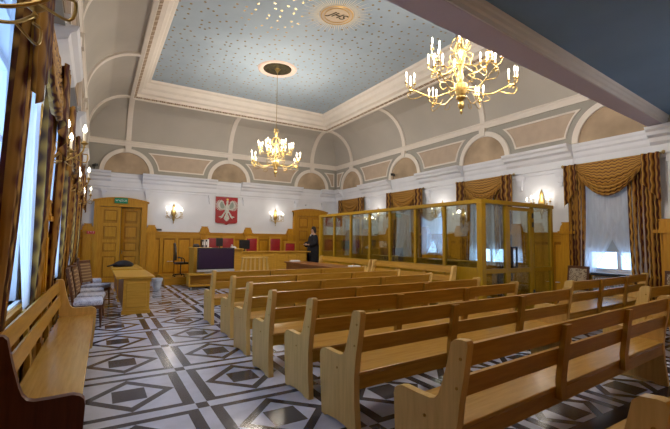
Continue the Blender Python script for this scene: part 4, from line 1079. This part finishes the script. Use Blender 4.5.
tag(MB().lathe([(.05, 0), (.05, -.02), (.02, -.04), (.004, -.045)], seg=14).build('wall_sensor', 'black', None, loc=(8.4, D, 3.26)), 'tiny dark round sensor on the white wall over the right-hand back door', 'sensor').rotation_euler = (PI / 2, 0, 0)

# ------------------------------------------------------------------ left-hand desks, chairs, bag, bin
def left_desk(label, y0, y1, mat):
    t = thing('side_desk', label, 'desk', (.80, (y0 + y1) / 2, 0)); L = (y1 - y0) / 2
    MB().prism([(-.40, -L), (-.34, -L - .02), (.30, -L - .04), (.34, -L), (.34, L), (-.40, L)], lambda p, s: (p[0], p[1], s), .75, .79).build('desk_top', 'desk', t)
    for y in (-L + .06, L - .06):
        e = MB(); e.box(-.26, .25, y - .02, y + .02, .02, .75).bbox(-.20, .19, y - .035, y + .035, .14, .66, .01).box(-.28, .27, y - .035, y + .035, 0, .08)
        e.build('end_panel', 'desk', t)
    MB().box(-.26, -.23, -L + .08, L - .08, .12, .75).build('modesty_panel', 'reddish', t)
    return t
left_desk('oak side desk with a framed end panel standing nearest in the left aisle', 9.45, 11.55, 'desk')
left_desk('second oak side desk behind the first one, carrying the black bag', 12.0, 13.9, 'desk')
bgm = MB(); bgm.loft([[(x * s, y * s * .9, z) for x, y in [(.30 * math.cos(a) * (1 + .12 * math.sin(3 * a)), .20 * math.sin(a) * (1 + .15 * math.cos(2 * a))) for a in [2 * PI * i / 20 for i in range(20)]]] for z, s in ((0, .80), (.04, .95), (.09, .85), (.14, .6), (.17, .35), (.18, .12))])
bt = thing('bag', 'black soft bag lying on the second side desk before the left door', 'bag', (.72, 12.95, .79), .3)
bgm.build('pouch', 'cloth_black', bt, smooth='all')
MB().tube(curve_pts([(-.20, -.05, .08), (-.36, -.10, .05), (-.44, -.05, .03), (-.36, .02, .04), (-.22, .05, .08)]), .02, 6).build('strap', 'cloth_black', bt, smooth=True)
bn = thing('waste_bin', 'pale bluish plastic-lined bin on the floor before the platform corner', 'bin', (1.72, 13.72, 0))
MB().lathe([(.09, 0), (.11, .05), (.15, .33), (.155, .34), (.145, .34), (.12, .05), (.001, .04)], seg=20).build('bucket', 'bag_plastic', bn, smooth=True)
MB().lathe([(.152, .25), (.165, .30), (.16, .355), (.14, .35), (.13, .2)], seg=20).build('bin_liner', 'bag_plastic', bn, smooth=True)

def side_chair(loc, rz, label, seat='lace', back='stripe', lean=.12, group='upholstered chairs along the left wall'):
    # local: faces +y
    t = thing('upholstered_chair', label, 'chair', loc, rz, group)
    MB().bbox(-.25, .25, -.22, .24, .40, .50, .03).build('seat', seat, t, smooth=True)
    MB().box(-.24, .24, -.21, .23, .34, .40).build('seat_frame', 'dark_wood', t)
    for sx in (-1, 1):
        MB().tube([(sx * .21, .20, .36), (sx * .22, .22, 0)], [.025, .016], 8).build('leg', 'dark_wood', t)
        MB().tube([(sx * .21, -.19, .36), (sx * .21, -.26, 0)], [.025, .018], 8).build('leg', 'dark_wood', t)
    b = MB()
    for sx in (-1, 1): b.beam((sx * .22, -.20, .38), (sx * .22, -.20 - lean, 1.03), .04, .04, (0, 1, 0))
    b.beam((-.24, -.20 - lean, 1.03), (.24, -.20 - lean, 1.03), .05, .06)
    b.build('back_frame', 'dark_wood', t)
    bk = MB(); bk.bbox(-.20, .20, -.025, .035, .54, 1.0, .02); o = bk.build('backrest', back, t, smooth=True, loc=(0, -.20, 0))
    for v in o.data.vertices: v.co.y -= (v.co.z - .40) * lean / .63
    return t
c0 = side_chair((-.08, 8.55, 0), -PI / 2, 'dark wooden chair with pale lace seat next to the long pew by the left curtains')
dup(c0, 'dark wooden chair with pale lace seat, second from the long pew', (-.04, 9.30, 0), -PI / 2 - .1)
dup(c0, 'striped-back chair by the left curtains turned toward the aisle, third from the long pew', (-.04, 10.15, 0), -PI / 2)
dup(c0, 'dark slender chair standing before the left-hand door, behind the first side desk', (.05, 11.2, 0), -PI / 2 - .5)
dup(c0, 'chair farthest along the left wall, near the door corner', (-.06, 12.6, 0), -PI / 2)
c2 = side_chair((9.60, 5.12, 0), PI / 2, 'damask chair with cream and brown pattern left of the radiator', 'damask', 'damask', .10, 'damask chairs on the right')
dup(c2, 'damask chair with cream and brown pattern right of the window curtain', (9.66, 3.22, 0), PI / 2)

# radiator
ra = thing('radiator', 'dark radiator with slatted grille under the right-hand window', 'radiator', (XR - .18, 4.47, 0), PI / 2)
MB().bbox(-.36, .36, -.08, .09, .87, .93).build('top_shelf', 'iron', ra)
rm = MB()
for i in range(13): rm.bbox(-.35 + i * .0545, -.35 + i * .0545 + .03, -.04, .05, .10, .85, .008)
rm.build('heating_ribs', 'silver', ra)
MB().box(-.35, .34, -.03, .04, .76, .80).box(-.35, .34, -.03, .04, .14, .18).box(-.35, -.31, -.03, .04, 0, .14).box(.30, .34, -.03, .04, 0, .14).build('manifold', 'iron', ra)
